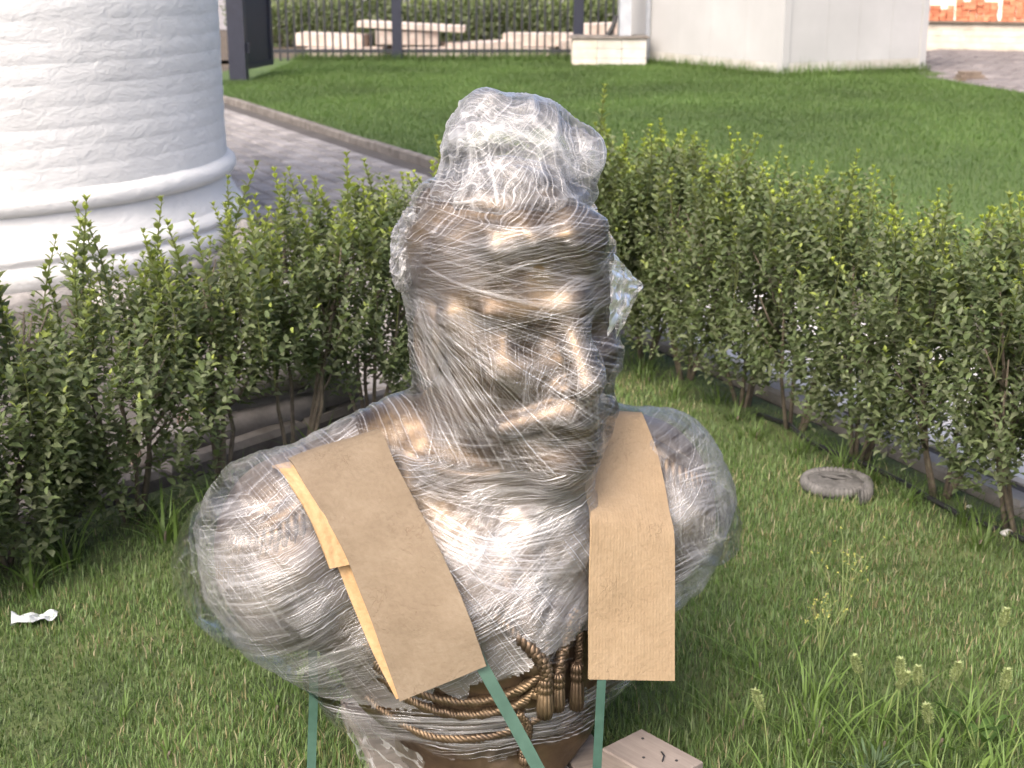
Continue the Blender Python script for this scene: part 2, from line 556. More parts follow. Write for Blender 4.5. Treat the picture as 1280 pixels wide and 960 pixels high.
# ------------------------------------------------------------------ fence and gate
FY = 25.2
fence = empty('bar_fence', (-1.1, FY, 0), 'dark steel bar fence behind the far lawn', 'fence')
fx0, fx1 = -4.18, 1.85
bar = MB(); bar.box((-.016, -.016, .03), (.016, .016, 2.0))
bme = bar.mesh('fence_bar'); bme.materials.append(M['bar'])
x = fx0
while x < fx1:
    o = link_mesh('fence_bar', bme, None, fence); o.location = (x + 1.1, 0, 0)
    x += .132
for z in (.20, 1.85):
    mb = MB(); mb.box((fx0 + 1.1, -.02, z - .03), (fx1 + 1.1, .02, z + .03)); mb.build('fence_rail', M['bar'], fence)
for x in (-2.0, 1.15):
    mb = MB(); mb.box((x + 1.1 - .085, -.085, 0), (x + 1.1 + .085, .085, 2.2)); pp = mb.build('fence_post', M['navy'], fence)
    mb = MB(); mb.box((x + 1.1 - .11, -.11, .0), (x + 1.1 + .11, .11, .16)); mb.build('post_foot', M['navy'], pp)
gate = empty('metal_gate', (-3.95, 20.8, 0), 'dark navy sheet metal gate leaf standing open beside the white tower', 'gate')
def gpart(name, lo, hi, parent=gate):
    mb = MB(); mb.box(lo, hi, .004); return mb.build(name, M['navy'], parent)
gp = gpart('gate_post', (-.12, -.12, 0), (.12, .12, 2.6))
gpart('hinge', (.12, -.03, .42), (.17, .03, .56), gp)
# leaf runs back from the post towards the fence
leaf_dir = Vector((.19, 1.1)).normalized()
th = math.atan2(leaf_dir.y, leaf_dir.x)
def lpart(name, u0, u1, w0, w1, z0, z1):
    mb = MB(); mb.box((u0, w0, z0), (u1, w1, z1)); o = mb.build(name, M['navy'], gate)
    o.rotation_euler = (0, 0, th); o.location = (.05, .14, 0)
lpart('gate_sheet', .1, 1.1, -.012, .012, .252, 2.5)
lpart('frame_bar', 0, 1.2, -.035, .035, .17, .25); lpart('frame_bar', 0, .098, -.035, .035, .252, 2.5); lpart('frame_bar', 1.102, 1.2, -.035, .035, .252, 2.5)

# stone slabs lying behind the fence
def slab(c, size, rz, tiltx, tilty, label):
    mb = MB(); n = 7
    poly = []
    for (sx, sy) in ((-1, -1), (1, -1), (1, 1), (-1, 1)):
        poly.append((sx * size[0] / 2 * random.uniform(.88, 1.06), sy * size[1] / 2 * random.uniform(.85, 1.05)))
    p2 = []
    for i in range(4):
        a, b = poly[i], poly[(i + 1) % 4]
        for t in (0, .33, .66):
            p2.append((a[0] + (b[0] - a[0]) * t + random.uniform(-.03, .03), a[1] + (b[1] - a[1]) * t + random.uniform(-.03, .03)))
    mb.prism(p2, -size[2] / 2, size[2] / 2)
    o = mb.build('stone_slab', M['slab']); o.location = c; o.rotation_euler = (tiltx, tilty, rz)
    return tag(o, label, 'stone slab', 'stone slabs dumped behind the fence')
slab((-3.05, 26.5, .12), (1.5, .9, .16), .05, 0, .0, 'long low pinkish slab at the left end behind the fence')
slab((-3.3, 26.75, .32), (1.3, .8, .22), .0, 0, .03, 'thick pinkish slab lying on the leftmost low slab')
slab((-1.95, 26.8, .36), (1.2, .8, .24), .1, 0, .02, 'cream slab block left of the middle fence post')
slab((-1.85, 26.8, .56), (1.9, .9, .10), .0, 0, .05, 'thin overhanging slab on the cream block left of the post')
slab((-1.3, 26.4, .12), (1.4, .7, .16), -.1, 0, 0, 'low grey slab directly behind the middle fence post')
slab((-.55, 26.6, .17), (1.3, .8, .24), .2, 0, -.03, 'grey slab right of the middle fence post')
slab((.05, 26.7, .10), (1.2, .8, .20), .0, 0, .02, 'flat pale slab left of the white weedy slab')
slab((.55, 26.9, .32), (1.4, .8, .22), -.1, 0, 0, 'long white slab in the middle of the right fence bay')
slab((1.35, 26.7, .18), (1.0, .8, .26), .15, 0, .03, 'pale slab leaning low beside the right fence post')
slab((1.75, 27.2, .47), (1.2, .8, .26), .0, 0, -.03, 'big pinkish slab behind the right fence post')
slab((2.5, 27.0, .46), (1.1, .8, .24), .05, 0, 0, 'pinkish slab near the cabin behind the fence')

# ------------------------------------------------------------------ site cabin
CC = Vector((4.0, 21.3)); a = R(28)
cabin = empty('site_cabin', (CC.x, CC.y, 0), 'white panel site cabin at the edge of the far lawn', 'cabin', rz=a)
W_, L_, H_ = 2.83, 4.6, 2.7
def cpart(name, lo, hi, mat='cabin', parent=cabin, bev=.003):
    mb = MB(); mb.box(lo, hi); return mb.build(name, M[mat], parent)
# core, panels, posts, rails; local x along the cool face, y along the sunlit face
cpart('core', (.04, .04, .16), (W_ - .04, L_ - .04, H_ - .1))
edges = [.13, .84, 1.45, 2.1, 2.70]
for i in range(4):
    cpart('wall_panel', (edges[i] + .002, .018, .235), (edges[i + 1] - .002, .038, H_ - .2))
edges = [.13, .95, 1.85, 2.75, 3.65, L_ - .13]
for i in range(5):
    cpart('wall_panel', (.018, edges[i] + .002, .235), (.038, edges[i + 1] - .002, H_ - .2))
for (x, y) in ((0, 0), (W_ - .125, 0), (0, L_ - .125), (W_ - .125, L_ - .125)):
    cp = cpart('corner_post', (x, y, .05), (x + .125, y + .125, H_))
    if y == 0:
        cpart('bolt_plate', (x + .02, -.003, 1.2), (x + .10, .0, 1.3), 'cabin_rail', cp)
        cpart('fork_slot', (x + .035, -.004, .10), (x + .062, .002, .17), 'black', cp)
cpart('bottom_rail', (.126, .004, .09), (W_ - .126, .1, .232), 'cabin_rail')
cpart('bottom_rail', (.004, .126, .09), (.1, L_ - .126, .232), 'cabin_rail')
cpart('top_rail', (.126, .004, H_ - .197), (W_ - .126, .1, H_), 'cabin_rail')
cpart('top_rail', (.004, .126, H_ - .197), (.1, L_ - .126, H_), 'cabin_rail')
cpart('downpipe', (-.06, 3.55, .05), (-.006, 3.61, H_), 'steel')
cpart('support_block', (.25, .15, -.0), (.6, .6, .088), 'rail_wood')
cpart('support_block', (W_ - .6, .15, -.0), (W_ - .2, .6, .088), 'rail_wood')

# pale masonry pier base with a steel post
pier = empty('masonry_pier', (1.62, 24.2, 0), 'low pale masonry block with a flat cap carrying a steel post', 'pier')
def ppart(name, lo, hi, mat, parent=pier): mb = MB(); mb.box(lo, hi, .012); return mb.build(name, M[mat], parent)
for r_ in range(3):
    for c_ in range(3):
        ppart('block', (-.62 + c_ * .41 + .003, -.28, r_ * .155 + .002), (-.62 + (c_ + 1) * .41 - .003, .28, (r_ + 1) * .155 - .002), 'block' if c_ == 0 else 'cabin_rail')
ppart('cap', (-.655, -.31, .468), (.655, .31, .51), 'kerb')
ppart('steel_post', (.17, -.10, .512), (.36, .09, 2.9), 'steel')
mb = MB(); mb.tube([(-.02, -.12, .515), (.06, -.12, .66), (.12, -.12, .84)], [.05, .045, .03], 6); mb.build('bracket', M['black'], pier)

# plank scrap near the cabin
pk = empty('plank_stack', (6.55, 20.55, .045), 'short stack of dark planks beside the right cabin corner', 'planks')
for i in range(3):
    mb = MB(); mb.box((-.2 + .03 * i, -.12, .005 + i * .045), (.22 - .05 * i, .10, .042 + i * .045)); o = mb.build('plank', M['rail_wood'], pk); o.rotation_euler = (0, 0, .1 * i)

# ------------------------------------------------------------------ block wall and bricks on the far right
WD = Vector((1.094, -1.525)).normalized() ; 
WD = Vector((.93, -.37)).normalized()
wall = empty('block_wall', (8.1, 28.3, -.03), 'low cream block wall on the far right carrying stacks of bricks', 'wall', rz=math.atan2(WD.y, WD.x))
bl = MB(); bl.box((-.147, -.12, -.057), (.147, .12, .057), .006)
blm = bl.mesh('block'); blm.materials.append(M['block'])
for r_ in range(5):
    for c_ in range(-2, 11):
        o = link_mesh('block', blm, None, wall); o.location = ((c_ + (.5 if r_ % 2 else 0)) * .30, random.uniform(-.004, .004), .06 + r_ * .12)
mb = MB(); mb.box((-.9, -.10, .002), (3.4, .10, .595)); mb.build('mortar_core', M['plaster'], wall)
mb = MB(); mb.box((-.8, -.2, .606), (3.4, .2, .64)); mb.build('plank', M['rail_wood'], wall)
brm = MB(); brm.box((-.06, -.125, -.034), (.06, .125, .034), .006)
brm = brm.mesh('brick'); brm.materials.append(M['brick'])
def bstack(u, cols, rows, label, lean=0):
    q = Vector((8.1, 28.3)) + WD * u
    root = empty('brick_stack', (q.x, q.y, .612), label, 'brick stack', 'brick stacks on the block wall', rz=math.atan2(WD.y, WD.x))
    for r_ in range(rows):
        for c_ in range(cols):
            if r_ == rows - 1 and random.random() < .2: continue
            o = link_mesh('brick', brm, None, root)
            o.location = (c_ * .128 + random.uniform(-.006, .006), random.uniform(-.02, .02), .035 + r_ * .071)
            o.rotation_euler = (0, 0, random.uniform(-.05, .05))
bstack(-.35, 7, 4, 'low stack of orange bricks at the left on the block wall')
bstack(.58, 6, 6, 'middle stack of orange bricks on the block wall')
bstack(1.42, 9, 8, 'tall stack of orange bricks at the right edge on the block wall')
mb = MB(); mb.box((-1.5, 1.6, 0), (9, 1.8, 4)); o = mb.build('house_wall', M['plaster']); o.location = (8.1, 29.5, .04); o.rotation_euler = (0, 0, math.atan2(WD.y, WD.x))
tag(o, 'plain cream plastered wall rising behind the orange bricks', 'wall')
# ------------------------------------------------------------------ leaves, shrubs
def basis(d, roll=0.0):
    """columns: side, dir, up for unit direction arrays d (n,3)"""
    d = d / np.linalg.norm(d, axis=1, keepdims=True)
    up = np.tile([0, 0, 1.0], (len(d), 1))
    par = np.abs(d[:, 2]) > .97
    up[par] = [1, 0, 0]
    s = np.cross(d, up); s /= np.linalg.norm(s, axis=1, keepdims=True)
    u = np.cross(s, d)
    c, sn = np.cos(roll)[:, None], np.sin(roll)[:, None]
    return s * c + u * sn, d, u * c - s * sn

LEAF_T = np.array([(0, 0, 0), (-.40, .28, .10), (0, .28, .02), (.40, .28, .10), (-.40, .62, .10), (0, .62, .02), (.40, .62, .10), (0, .98, -.12)])
LEAF_F3 = np.array([(0, 2, 1), (0, 3, 2), (4, 5, 7), (5, 6, 7)])
LEAF_F4 = np.array([(1, 2, 5, 4), (2, 3, 6, 5)])
def leaves_mesh(name, pos, dirs, length, width, col, roll, stem=None):
    n = len(pos)
    s, d, u = basis(dirs, roll)
    T = LEAF_T
    v = pos[:, None, :] + s[:, None, :] * (T[None, :, 0:1] * width[:, None, None]) + d[:, None, :] * (T[None, :, 1:2] * length[:, None, None]) + u[:, None, :] * (T[None, :, 2:3] * length[:, None, None])
    base = (np.arange(n) * 8)[:, None, None]
    f3 = (LEAF_F3[None] + base).reshape(-1, 3); f4 = (LEAF_F4[None] + base).reshape(-1, 4)
    c = np.repeat(col, 8, axis=0)
    v = v.reshape(-1, 3)
    if stem is not None:                      # thin green axis under the leaves
        mb = MB(); mb.tube(stem, [.0022] * (len(stem) - 1) + [.0012], 4, cap=False)
        f4 = np.concatenate([f4, np.array(mb.f) + len(v)]); v = np.concatenate([v, np.array(mb.v)])
        c = np.concatenate([c, np.tile([[.12, .14, .05]], (len(mb.v), 1))])
    return mesh_np(name, v, [f3, f4], smooth=False, col=c)

DARK = np.array([(.104, .140, .066), (.124, .164, .073), (.144, .178, .089), (.160, .186, .110), (.130, .150, .088)])
NEWG = np.array([.36, .43, .07])
def leafcols(n, newness):
    c = DARK[RNG.integers(0, len(DARK), n)] * RNG.uniform(.8, 1.25, (n, 1))
    w = np.clip(newness, 0, 1)[:, None]
    return c * (1 - w) + (NEWG * RNG.uniform(.8, 1.2, (n, 1))) * w

def shoot_mesh(k, length, npairs, ll, lush):
    P, D, Ln, Wd, N, Ro = [], [], [], [], [], []
    bend = RNG.uniform(-.06, .06, 2)
    for i in range(npairs):
        t = i / (npairs - 1)
        z = length * t
        c = np.array([bend[0] * t * t, bend[1] * t * t, z])
        a = i * math.pi / 2 + RNG.uniform(-.25, .25)
        el = R(14 + 40 * t + RNG.uniform(-8, 8))
        l = ll * (1 - .5 * max(0, (t - .6) / .4)) * (.75 + .25 * min(1, t * 4)) * RNG.uniform(.85, 1.1)
        for sgn in (0, math.pi):
            aa = a + sgn
            P.append(c); D.append((math.cos(aa) * math.cos(el), math.sin(aa) * math.cos(el), math.sin(el)))
            Ln.append(l); Wd.append(l * .60); N.append((t - .55) * 2.2 * lush + RNG.uniform(-.12, .12)); Ro.append(RNG.uniform(-.25, .25))
    for j in range(5):
        a = j * 1.26 + RNG.uniform(0, .5); P.append((bend[0], bend[1], length)); D.append((math.cos(a) * .5, math.sin(a) * .5, .9))
        Ln.append(ll * .55); Wd.append(ll * .2); N.append(lush); Ro.append(0)
    n = len(P)
    return leaves_mesh('shoot', np.array(P, float), np.array(D), np.array(Ln), np.array(Wd), leafcols(n, np.array(N)), np.array(Ro), [(bend[0] * t * t, bend[1] * t * t, -.1 + (length + .1) * t if t == 0 else length * t) for t in (0, .15, .4, .7, 1)]), bend

SHOOTS = [shoot_mesh(k, L, n, ll, lush) for k, (L, n, ll, lush) in enumerate([(.22, 13, .042, .8), (.26, 15, .044, .45), (.17, 11, .036, 1.0), (.32, 18, .046, .6), (.22, 13, .044, .3), (.24, 13, .030, 1.3)])]
for me, _ in SHOOTS: me.materials.append(M['leaf'])

def foliage_mesh(seed, nsprig, rx, z0, z1, la, lb):
    """upright leafy twigs with opposite leaf pairs, of uneven height"""
    rng = np.random.default_rng(seed)
    P, D, Ln, N = [], [], [], []
    for i in range(nsprig):
        t = rng.uniform(0, 1) ** 1.05
        a = rng.uniform(0, 2 * math.pi)
        ln = rng.uniform(.09, .22)
        z = z0 + (z1 - z0 - ln * .6) * t
        rmax = rx * (.62 + .42 * math.sin(math.pi * min(1, .10 + t * .75)))
        rr = rmax * math.sqrt(rng.uniform(.10, 1))
        if noise.noise(Vector((rr * math.cos(a) * 6, rr * math.sin(a) * 6 + seed, z * 4))) < -.22: continue
        p0 = np.array([rr * math.cos(a), rr * math.sin(a), z])
        out = rng.uniform(.1, .55) * (1.15 - t * .6)
        d = np.array([math.cos(a) * out, math.sin(a) * out, 1.0]) + rng.normal(0, .16, 3); d /= np.linalg.norm(d)
        s = np.cross(d, rng.normal(0, 1, 3)); s /= np.linalg.norm(s); u = np.cross(s, d)
        np_ = int(ln / .0185)
        fresh = (t > .35 and rng.uniform() < .42)
        size = rng.uniform(la, lb)
        for j in range(np_):
            tt = (j + .5) / np_
            aa = j * math.pi / 2 + rng.uniform(-.3, .3)
            up = .35 + .6 * tt
            for sg in (1, -1):
                P.append(p0 + d * ln * tt)
                D.append(d * (up + rng.uniform(-.25, .25)) + sg * (s * math.cos(aa) + u * math.sin(aa)) + rng.normal(0, .12, 3))
                Ln.append(size * (1 - .45 * max(0, tt - .6) / .4) * rng.uniform(.75, 1.2))
                N.append((tt - .78) * 3.2 if fresh else (tt - .9) * .8)
    n = len(P)
    Ln = np.array(Ln)
    return leaves_mesh('foliage', np.array(P), np.array(D), Ln, Ln * rng.uniform(.46, .62, n), leafcols(n, np.array(N)), rng.uniform(-.5, .5, n))

FOL = [foliage_mesh(11 + k, *q) for k, q in enumerate([(440, .27, .06, .68, .030, .043), (420, .28, .05, .70, .030, .043), (440, .27, .07, .66, .030, .043), (540, .28, .13, .86, .025, .038), (520, .29, .15, .88, .025, .038), (550, .28, .12, .84, .025, .038), (300, .26, .30, .72, .030, .043)])]
for me in FOL: me.materials.append(M['leaf'])

def stems_mesh(seed):
    rng = random.Random(seed)
    mb = MB()
    for i in range(rng.randint(5, 7)):
        a = rng.uniform(0, 6.28); sp = rng.uniform(.05, .2)
        b = Vector((math.cos(a) * rng.uniform(.0, .035), math.sin(a) * rng.uniform(.0, .035), -.02))
        e = Vector((math.cos(a) * sp, math.sin(a) * sp, rng.uniform(.55, .78)))
        m1 = b.lerp(e, .35) + Vector((math.cos(a) * .02 + rng.uniform(-.02, .02), math.sin(a) * .02 + rng.uniform(-.02, .02), 0))
        m2 = b.lerp(e, .7) + Vector((rng.uniform(-.025, .025), rng.uniform(-.025, .025), 0))
        mb.tube([b, b.lerp(m1, .5), m1, m1.lerp(m2, .5), m2, e], [.010, .008, .007, .006, .005, .0025], 6)
        for q in range(4):
            o = m1.lerp(e, rng.uniform(.0, .8)); aa = a + rng.uniform(-1.5, 1.5)
            mb.tube([o, o + Vector((math.cos(aa) * .05, math.sin(aa) * .05, .05)), o + Vector((math.cos(aa) * .1, math.sin(aa) * .1, .14))], [.005, .004, .002], 5)
    return mb.mesh('stems', True)
STM = [stems_mesh(s) for s in (1, 2, 3, 4)]
for me in STM: me.materials.append(M['bark'])

def shrub(x, y, i, fol, hs, label, group, nshoot, zs, pick):
    root = empty('hedge_shrub', (x, y, .0), label, 'shrub', group, rz=random.uniform(0, 6.28))
    s = link_mesh('stems', STM[i % 4], None, root)
    f = link_mesh('foliage', FOL[fol], None, root); f.scale = (1, 1, hs); s.scale = (1, 1, hs); tag(f, kind='stuff')
    for k in range(nshoot):
        a = random.uniform(0, 6.28); rr = .25 * math.sqrt(random.uniform(0, 1))
        me, _ = SHOOTS[random.choice(pick)]
        o = link_mesh('shoot', me, None, root)
        o.location = (rr * math.cos(a), rr * math.sin(a), (zs + random.uniform(-.10, .08) - rr * .4) * hs)
        o.rotation_euler = (random.uniform(-.2, .2), random.uniform(-.2, .2), random.uniform(0, 6.28))
        sc = random.uniform(.8, 1.15); o.scale = (sc, sc, sc)
    return root
ordn = ['first', 'second', 'third', 'fourth', 'fifth', 'sixth', 'seventh', 'eighth', 'ninth', 'tenth', 'eleventh', 'twelfth', 'thirteenth', 'fourteenth', 'fifteenth', 'sixteenth']
nl, nr = 10, 9
for i in range(nl):
    t = .1 + i * .36
    q = CORNER + LH * t + Vector((random.uniform(-.03, .03), random.uniform(-.03, .03)))
    vis = nl - 1 - i
    low = i > 4
    shrub(q.x, q.y, i, 6 if i in (5, 6) else i % 3 if low else 3 + i % 3, .98 + .10 * noise.noise(Vector((i * 1.3, 0, 4))), '%s green shrub of the left hedge, counted from the left picture edge' % ordn[vis], 'shrubs of the left hedge', 20 if low else 24, .66 if low else .74, (0, 1, 3, 4, 1, 3) if low else (0, 1, 3, 4, 2))
for i in range(nr):
    t = .22 + i * .36
    q = CORNER + RH * t + Vector((random.uniform(-.03, .03), random.uniform(-.03, .03)))
    shrub(q.x, q.y, i + 2, 3 + (i + 1) % 3, 1.0 + .08 * noise.noise(Vector((i * 1.7, 9, 4))), '%s green shrub of the right hedge, counted from the hedge corner behind the bust' % ordn[i], 'shrubs of the right hedge', 22, .76, (0, 2, 2, 5, 5, 1))

# clipped hedge and loose bushes beyond the fence
far_leaf_pos = []
def far_bush(x, y, w, d, h, label, seed, yellow):
    rng = np.random.default_rng(seed)
    n = 2600
    p = rng.uniform(-1, 1, (n, 3)); rad = np.linalg.norm(p, axis=1); p = p[rad < 1.15]; n = len(p)
    pos = p * [w / 2, d / 2, h / 2] + [0, 0, h / 2]
    pos[:, 2] *= rng.uniform(.9, 1.1, n); pos[:, 2] = np.abs(pos[:, 2])
    ln = rng.uniform(.07, .12, n)
    root = empty('far_bush', (x, y, .01), label, 'bush', 'bushes beyond the fence')
    top = np.clip((pos[:, 2] / h - .75) * 3, 0, 1) * yellow
    me = leaves_mesh('foliage', pos, rng.normal(0, 1, (n, 3)) + [0, 0, .4], ln, ln * .6, leafcols(n, top * rng.uniform(0, 1, n)), rng.uniform(-1, 1, n))
    tag(link_mesh('foliage', me, M['leaf'], root), kind='stuff')
    mb = MB()
    for k in range(4):
        mb.tube([(k * .1 - .15, 0, 0), (k * .2 - .3, .05, h * .5)], [.03, .015], 5)
    mb.build('stems', M['bark'], root)
for i in range(9):
    far_bush(-4.9 + i * 1.0, 30.2 + .25 * (i % 2), 1.3, 1.0, .95 + .12 * (i % 3), '%s dark bush in the row behind the stone slabs, counted from the left' % ordn[i], 50 + i, .5)
for i in range(6):
    far_bush(-5.6 + i * 1.6, 33.4 + .2 * (i % 2), 2.0, 1.2, 1.35 + .2 * ((i * 2) % 3) if i < 3 else 1.05 + .1 * (i % 2), '%s yellowish bush in the rear row beyond the fence, counted from the left' % ordn[i], 80 + i, 1.6)
# ------------------------------------------------------------------ implicit modelling
def nets(sdf, org, h):
    """surface nets of a (nx,ny,nz) field"""
    s = sdf
    ins = s < 0
    nx, ny, nz = s.shape
    c = np.zeros((nx - 1, ny - 1, nz - 1), np.int8)
    for i in (0, 1):
        for j in (0, 1):
            for k in (0, 1):
                c += ins[i:nx - 1 + i, j:ny - 1 + j, k:nz - 1 + k]
    act = (c > 0) & (c < 8)
    idx = -np.ones(act.shape, np.int64)
    ii = np.argwhere(act)
    idx[act] = np.arange(len(ii))
    acc = np.zeros((len(ii), 3)); cnt = np.zeros(len(ii))
    off = [(i, j, k) for i in (0, 1) for j in (0, 1) for k in (0, 1)]
    for a in off:
        for ax in range(3):
            if a[ax] == 1: continue
            b = list(a); b[ax] = 1
            va = s[ii[:, 0] + a[0], ii[:, 1] + a[1], ii[:, 2] + a[2]]
            vb = s[ii[:, 0] + b[0], ii[:, 1] + b[1], ii[:, 2] + b[2]]
            cr = (va < 0) != (vb < 0)
            t = np.where(cr, va / np.where(cr, va - vb, 1), 0)
            p = np.tile(np.array(a, float), (len(ii), 1)); p[:, ax] += t
            acc[cr] += p[cr]; cnt[cr] += 1
    v = (ii + acc / cnt[:, None]) * h + org
    quads = []
    for ax in range(3):
        u, w = [(1, 2), (2, 0), (0, 1)][ax]
        sl0 = [slice(None)] * 3; sl1 = [slice(None)] * 3
        sl0[ax] = slice(0, -1); sl1[ax] = slice(1, None)
        cr = ins[tuple(sl0)] != ins[tuple(sl1)]
        e = np.argwhere(cr)
        ok = (e[:, u] > 0) & (e[:, w] > 0) & (e[:, u] < s.shape[u] - 1) & (e[:, w] < s.shape[w] - 1)
        e = e[ok]
        if len(e) == 0: continue
        flip = ins[e[:, 0], e[:, 1], e[:, 2]]
        def cell(du, dw):
            q = e.copy(); q[:, u] += du; q[:, w] += dw
            return idx[q[:, 0], q[:, 1], q[:, 2]]
        Q = np.stack([cell(-1, -1), cell(0, -1), cell(0, 0), cell(-1, 0)], 1)
        Q[~flip] = Q[~flip][:, ::-1]
        quads.append(Q)
    return v, np.concatenate(quads)

def smin(a, b, k):
    h = np.clip(.5 + .5 * (b - a) / k, 0, 1)
    return b + (a - b) * h - k * h * (1 - h)
def smax(a, b, k): return -smin(-a, -b, k)
def ell(P, c, r):
    q = [(P[i] - c[i]) / r[i] for i in range(3)]
    k0 = np.sqrt(q[0] ** 2 + q[1] ** 2 + q[2] ** 2)
    k1 = np.sqrt((q[0] / r[0]) ** 2 + (q[1] / r[1]) ** 2 + (q[2] / r[2]) ** 2)
    return k0 * (k0 - 1) / np.maximum(k1, 1e-4)
def caps(P, a, b, ra, rb=None):
    rb = ra if rb is None else rb
    a = np.array(a, float); b = np.array(b, float); d = b - a
    t = ((P[0] - a[0]) * d[0] + (P[1] - a[1]) * d[1] + (P[2] - a[2]) * d[2]) / d.dot(d)
    t = np.clip(t, 0, 1)
    return np.sqrt((P[0] - a[0] - d[0] * t) ** 2 + (P[1] - a[1] - d[1] * t) ** 2 + (P[2] - a[2] - d[2] * t) ** 2) - (ra + (rb - ra) * t)

BC = Vector((-.07, 2.60)); BYAW = R(20)          # bust centre and turn
HYAW = R(13)                                      # further turn of the head
HC = (.055, -.05, .985)                           # head origin (eye level) in bust coordinates
BZ = .062                                         # pallet top
def to_head(P):
    x, y, z = P[0] - HC[0], P[1] - HC[1], P[2] - HC[2]
    c, s = math.cos(HYAW), math.sin(HYAW)
    return (x * c + y * s, -x * s + y * c, z)

def head_sdf(P):
    H = to_head(P)
    d = ell(H, (0, .03, .065), (.168, .215, .185))
    d = smin(d, ell(H, (0, -.05, -.085), (.150, .155, .205)), .05)
    d = smin(d, ell(H, (0, -.115, -.215), (.105, .085, .065)), .05)
    d = smin(d, caps(H, (0, -.172, .044), (-.125, -.120, .034), .040, .018), .02)
    d = smin(d, caps(H, (0, -.172, .044), (.125, -.120, .034), .040, .018), .02)          # brow
    for sx in (-1, 1):
        d = smin(d, ell(H, (sx * .088, -.135, -.065), (.05, .045, .045)), .035)           # cheekbone
        d = smax(d, -(ell(H, (sx * .072, -.212, -.014), (.062, .062, .036))), .018)        # eye socket
        d = smin(d, ell(H, (sx * .066, -.130, -.012), (.034, .03, .026)), .008)           # eyeball
        d = smin(d, caps(H, (sx * .035, -.152, .014), (sx * .10, -.128, .0), .009), .008) # upper lid
        d = smin(d, ell(H, (sx * .025, -.205, -.100), (.020, .026, .017)), .012)          # nostril
        d = smin(d, caps(H, (sx * .012, -.216, -.140), (sx * .115, -.155, -.172), .030, .018), .010)  # moustache
        d = smin(d, caps(H, (sx * .155, -.05, .02), (sx * .125, -.06, -.16), .026, .018), .03)      # sideburn
        d = smin(d, ell(H, (sx * .172, .015, -.04), (.018, .048, .078)), .012)            # ear
        d = smax(d, -ell(H, (sx * .19, .008, -.035), (.012, .028, .05)), .008)
    d = smin(d, caps(H, (0, -.178, .03), (0, -.245, -.088), .017, .027), .018)            # nose
    d = smin(d, caps(H, (-.045, -.200, -.182), (.045, -.200, -.182), .016), .012)         # lower lip
    d = smin(d, ell(H, (0, -.175, -.250), (.062, .055, .055)), .03)                         # chin
    # hair: cap with a fringe that overhangs the forehead
    hair = ell(H, (0, .03, .095), (.182, .222, .178))
    hair = smin(hair, caps(H, (-.10, -.135, .160), (.04, -.176, .160), .024, .030), .05)
    hair = smin(hair, caps(H, (.04, -.174, .158), (.115, -.11, .12), .028), .05)
    hair = smin(hair, ell(H, (-.01, -.105, .172), (.105, .105, .022)), .03)               # brim of hair over the forehead
    lock = .004 * np.sin(H[0] * 62 + H[2] * 34 + 5 * np.sin(H[1] * 14)) * (H[2] > .02)
    d = smin(d, hair + lock, .012)
    neck = caps(H, (0, .03, -.15), (-.02, .06, -.45), .135, .155)
    return smin(d, neck, .04)

def torso_sdf(P, k=.07):
    d = ell(P, (0, .0, .43), (.36, .225, .26))
    for sx in (-1, 1):
        d = smin(d, ell(P, (sx * .35, .015, .55), (.155, .16, .15)), k)
        d = smin(d, ell(P, (sx * .39, .02, .48), (.10, .14, .14)), k)
        d = smin(d, caps(P, (sx * .12, .06, .70), (sx * .36, .03, .60), .10, .10), .06)
    d = smin(d, caps(P, (0.01, 0, .32), (0.02, -.02, .12), .235, .20), .10)
    d = smin(d, ell(P, (.03, 0, .24), (.30, .205, .15)), .06)
    # chest relief: lapels and folds
    d = smin(d, caps(P, (.03, -.20, .60), (.02, -.262, .36), .030, .022), .03)
    d += .007 * np.sin(P[0] * 26 + P[2] * 30 + 3 * np.sin(P[2] * 9)) * np.clip((.42 - P[2]) * 6, 0, 1)
    # collar
    ring = np.sqrt((P[0] - .045) ** 2 + (P[1] + .01) ** 2)
    col = np.maximum(np.abs(ring - .165) - .022, np.abs(P[2] - .655) - .055)
    d = smin(d, col, .03)
    return d

def cut_base(P, d):
    r = np.sqrt((P[0] / 1.45) ** 2 + P[1] ** 2)
    d = np.maximum(d, BZ + .004 - P[2])
    return d

h = .0068
org = np.array([-.72, -.46, BZ - .02]); dim = np.array([1.44, .92, 1.32])
nxyz = np.ceil(dim / h).astype(int)
ax = [org[i] + np.arange(nxyz[i], dtype=np.float32) * h for i in range(3)]
PG = np.meshgrid(*[a.astype(np.float32) for a in ax], indexing='ij')
hd = head_sdf(PG); td = torso_sdf(PG)
body_f = cut_base(PG, smin(hd, td, .05))
bv_, bq_ = nets(body_f, org, h)

def bronze():
    m, nt, out = newmat('patinated_bronze')
    g = NG(nt)
    p = g.n('ShaderNodeBsdfPrincipled')
    pos = g.coord()
    a = g.noise(pos, 7, 6, .6); b = g.noise(pos, 40, 4, .6)
    col = g.ramp(g.rng(a, .3, .7), [(0, (.075, .052, .036)), (.5, (.135, .096, .062)), (1, (.235, .168, .098))])
    g.l(col, p.inputs['Base Color'])
    p.inputs['Metallic'].default_value = .8
    g.l(g.rng(b, .3, .7, .38, .56), p.inputs['Roughness'])
    g.l(g.bump(b, .25, .006), p.inputs['Normal'])
    g.l(p.outputs[0], out.inputs[0])
    return m
M['bronze'] = bronze()
bust = empty('bronze_bust', (BC.x, BC.y, BZ), 'large bronze bust of an officer, wrapped in clear film, standing on a pallet', 'bust', rz=BYAW)
DZ = np.array([0, 0, BZ])
link_mesh('figure', mesh_np('figure', bv_ - DZ, [bq_], True), M['bronze'], bust)

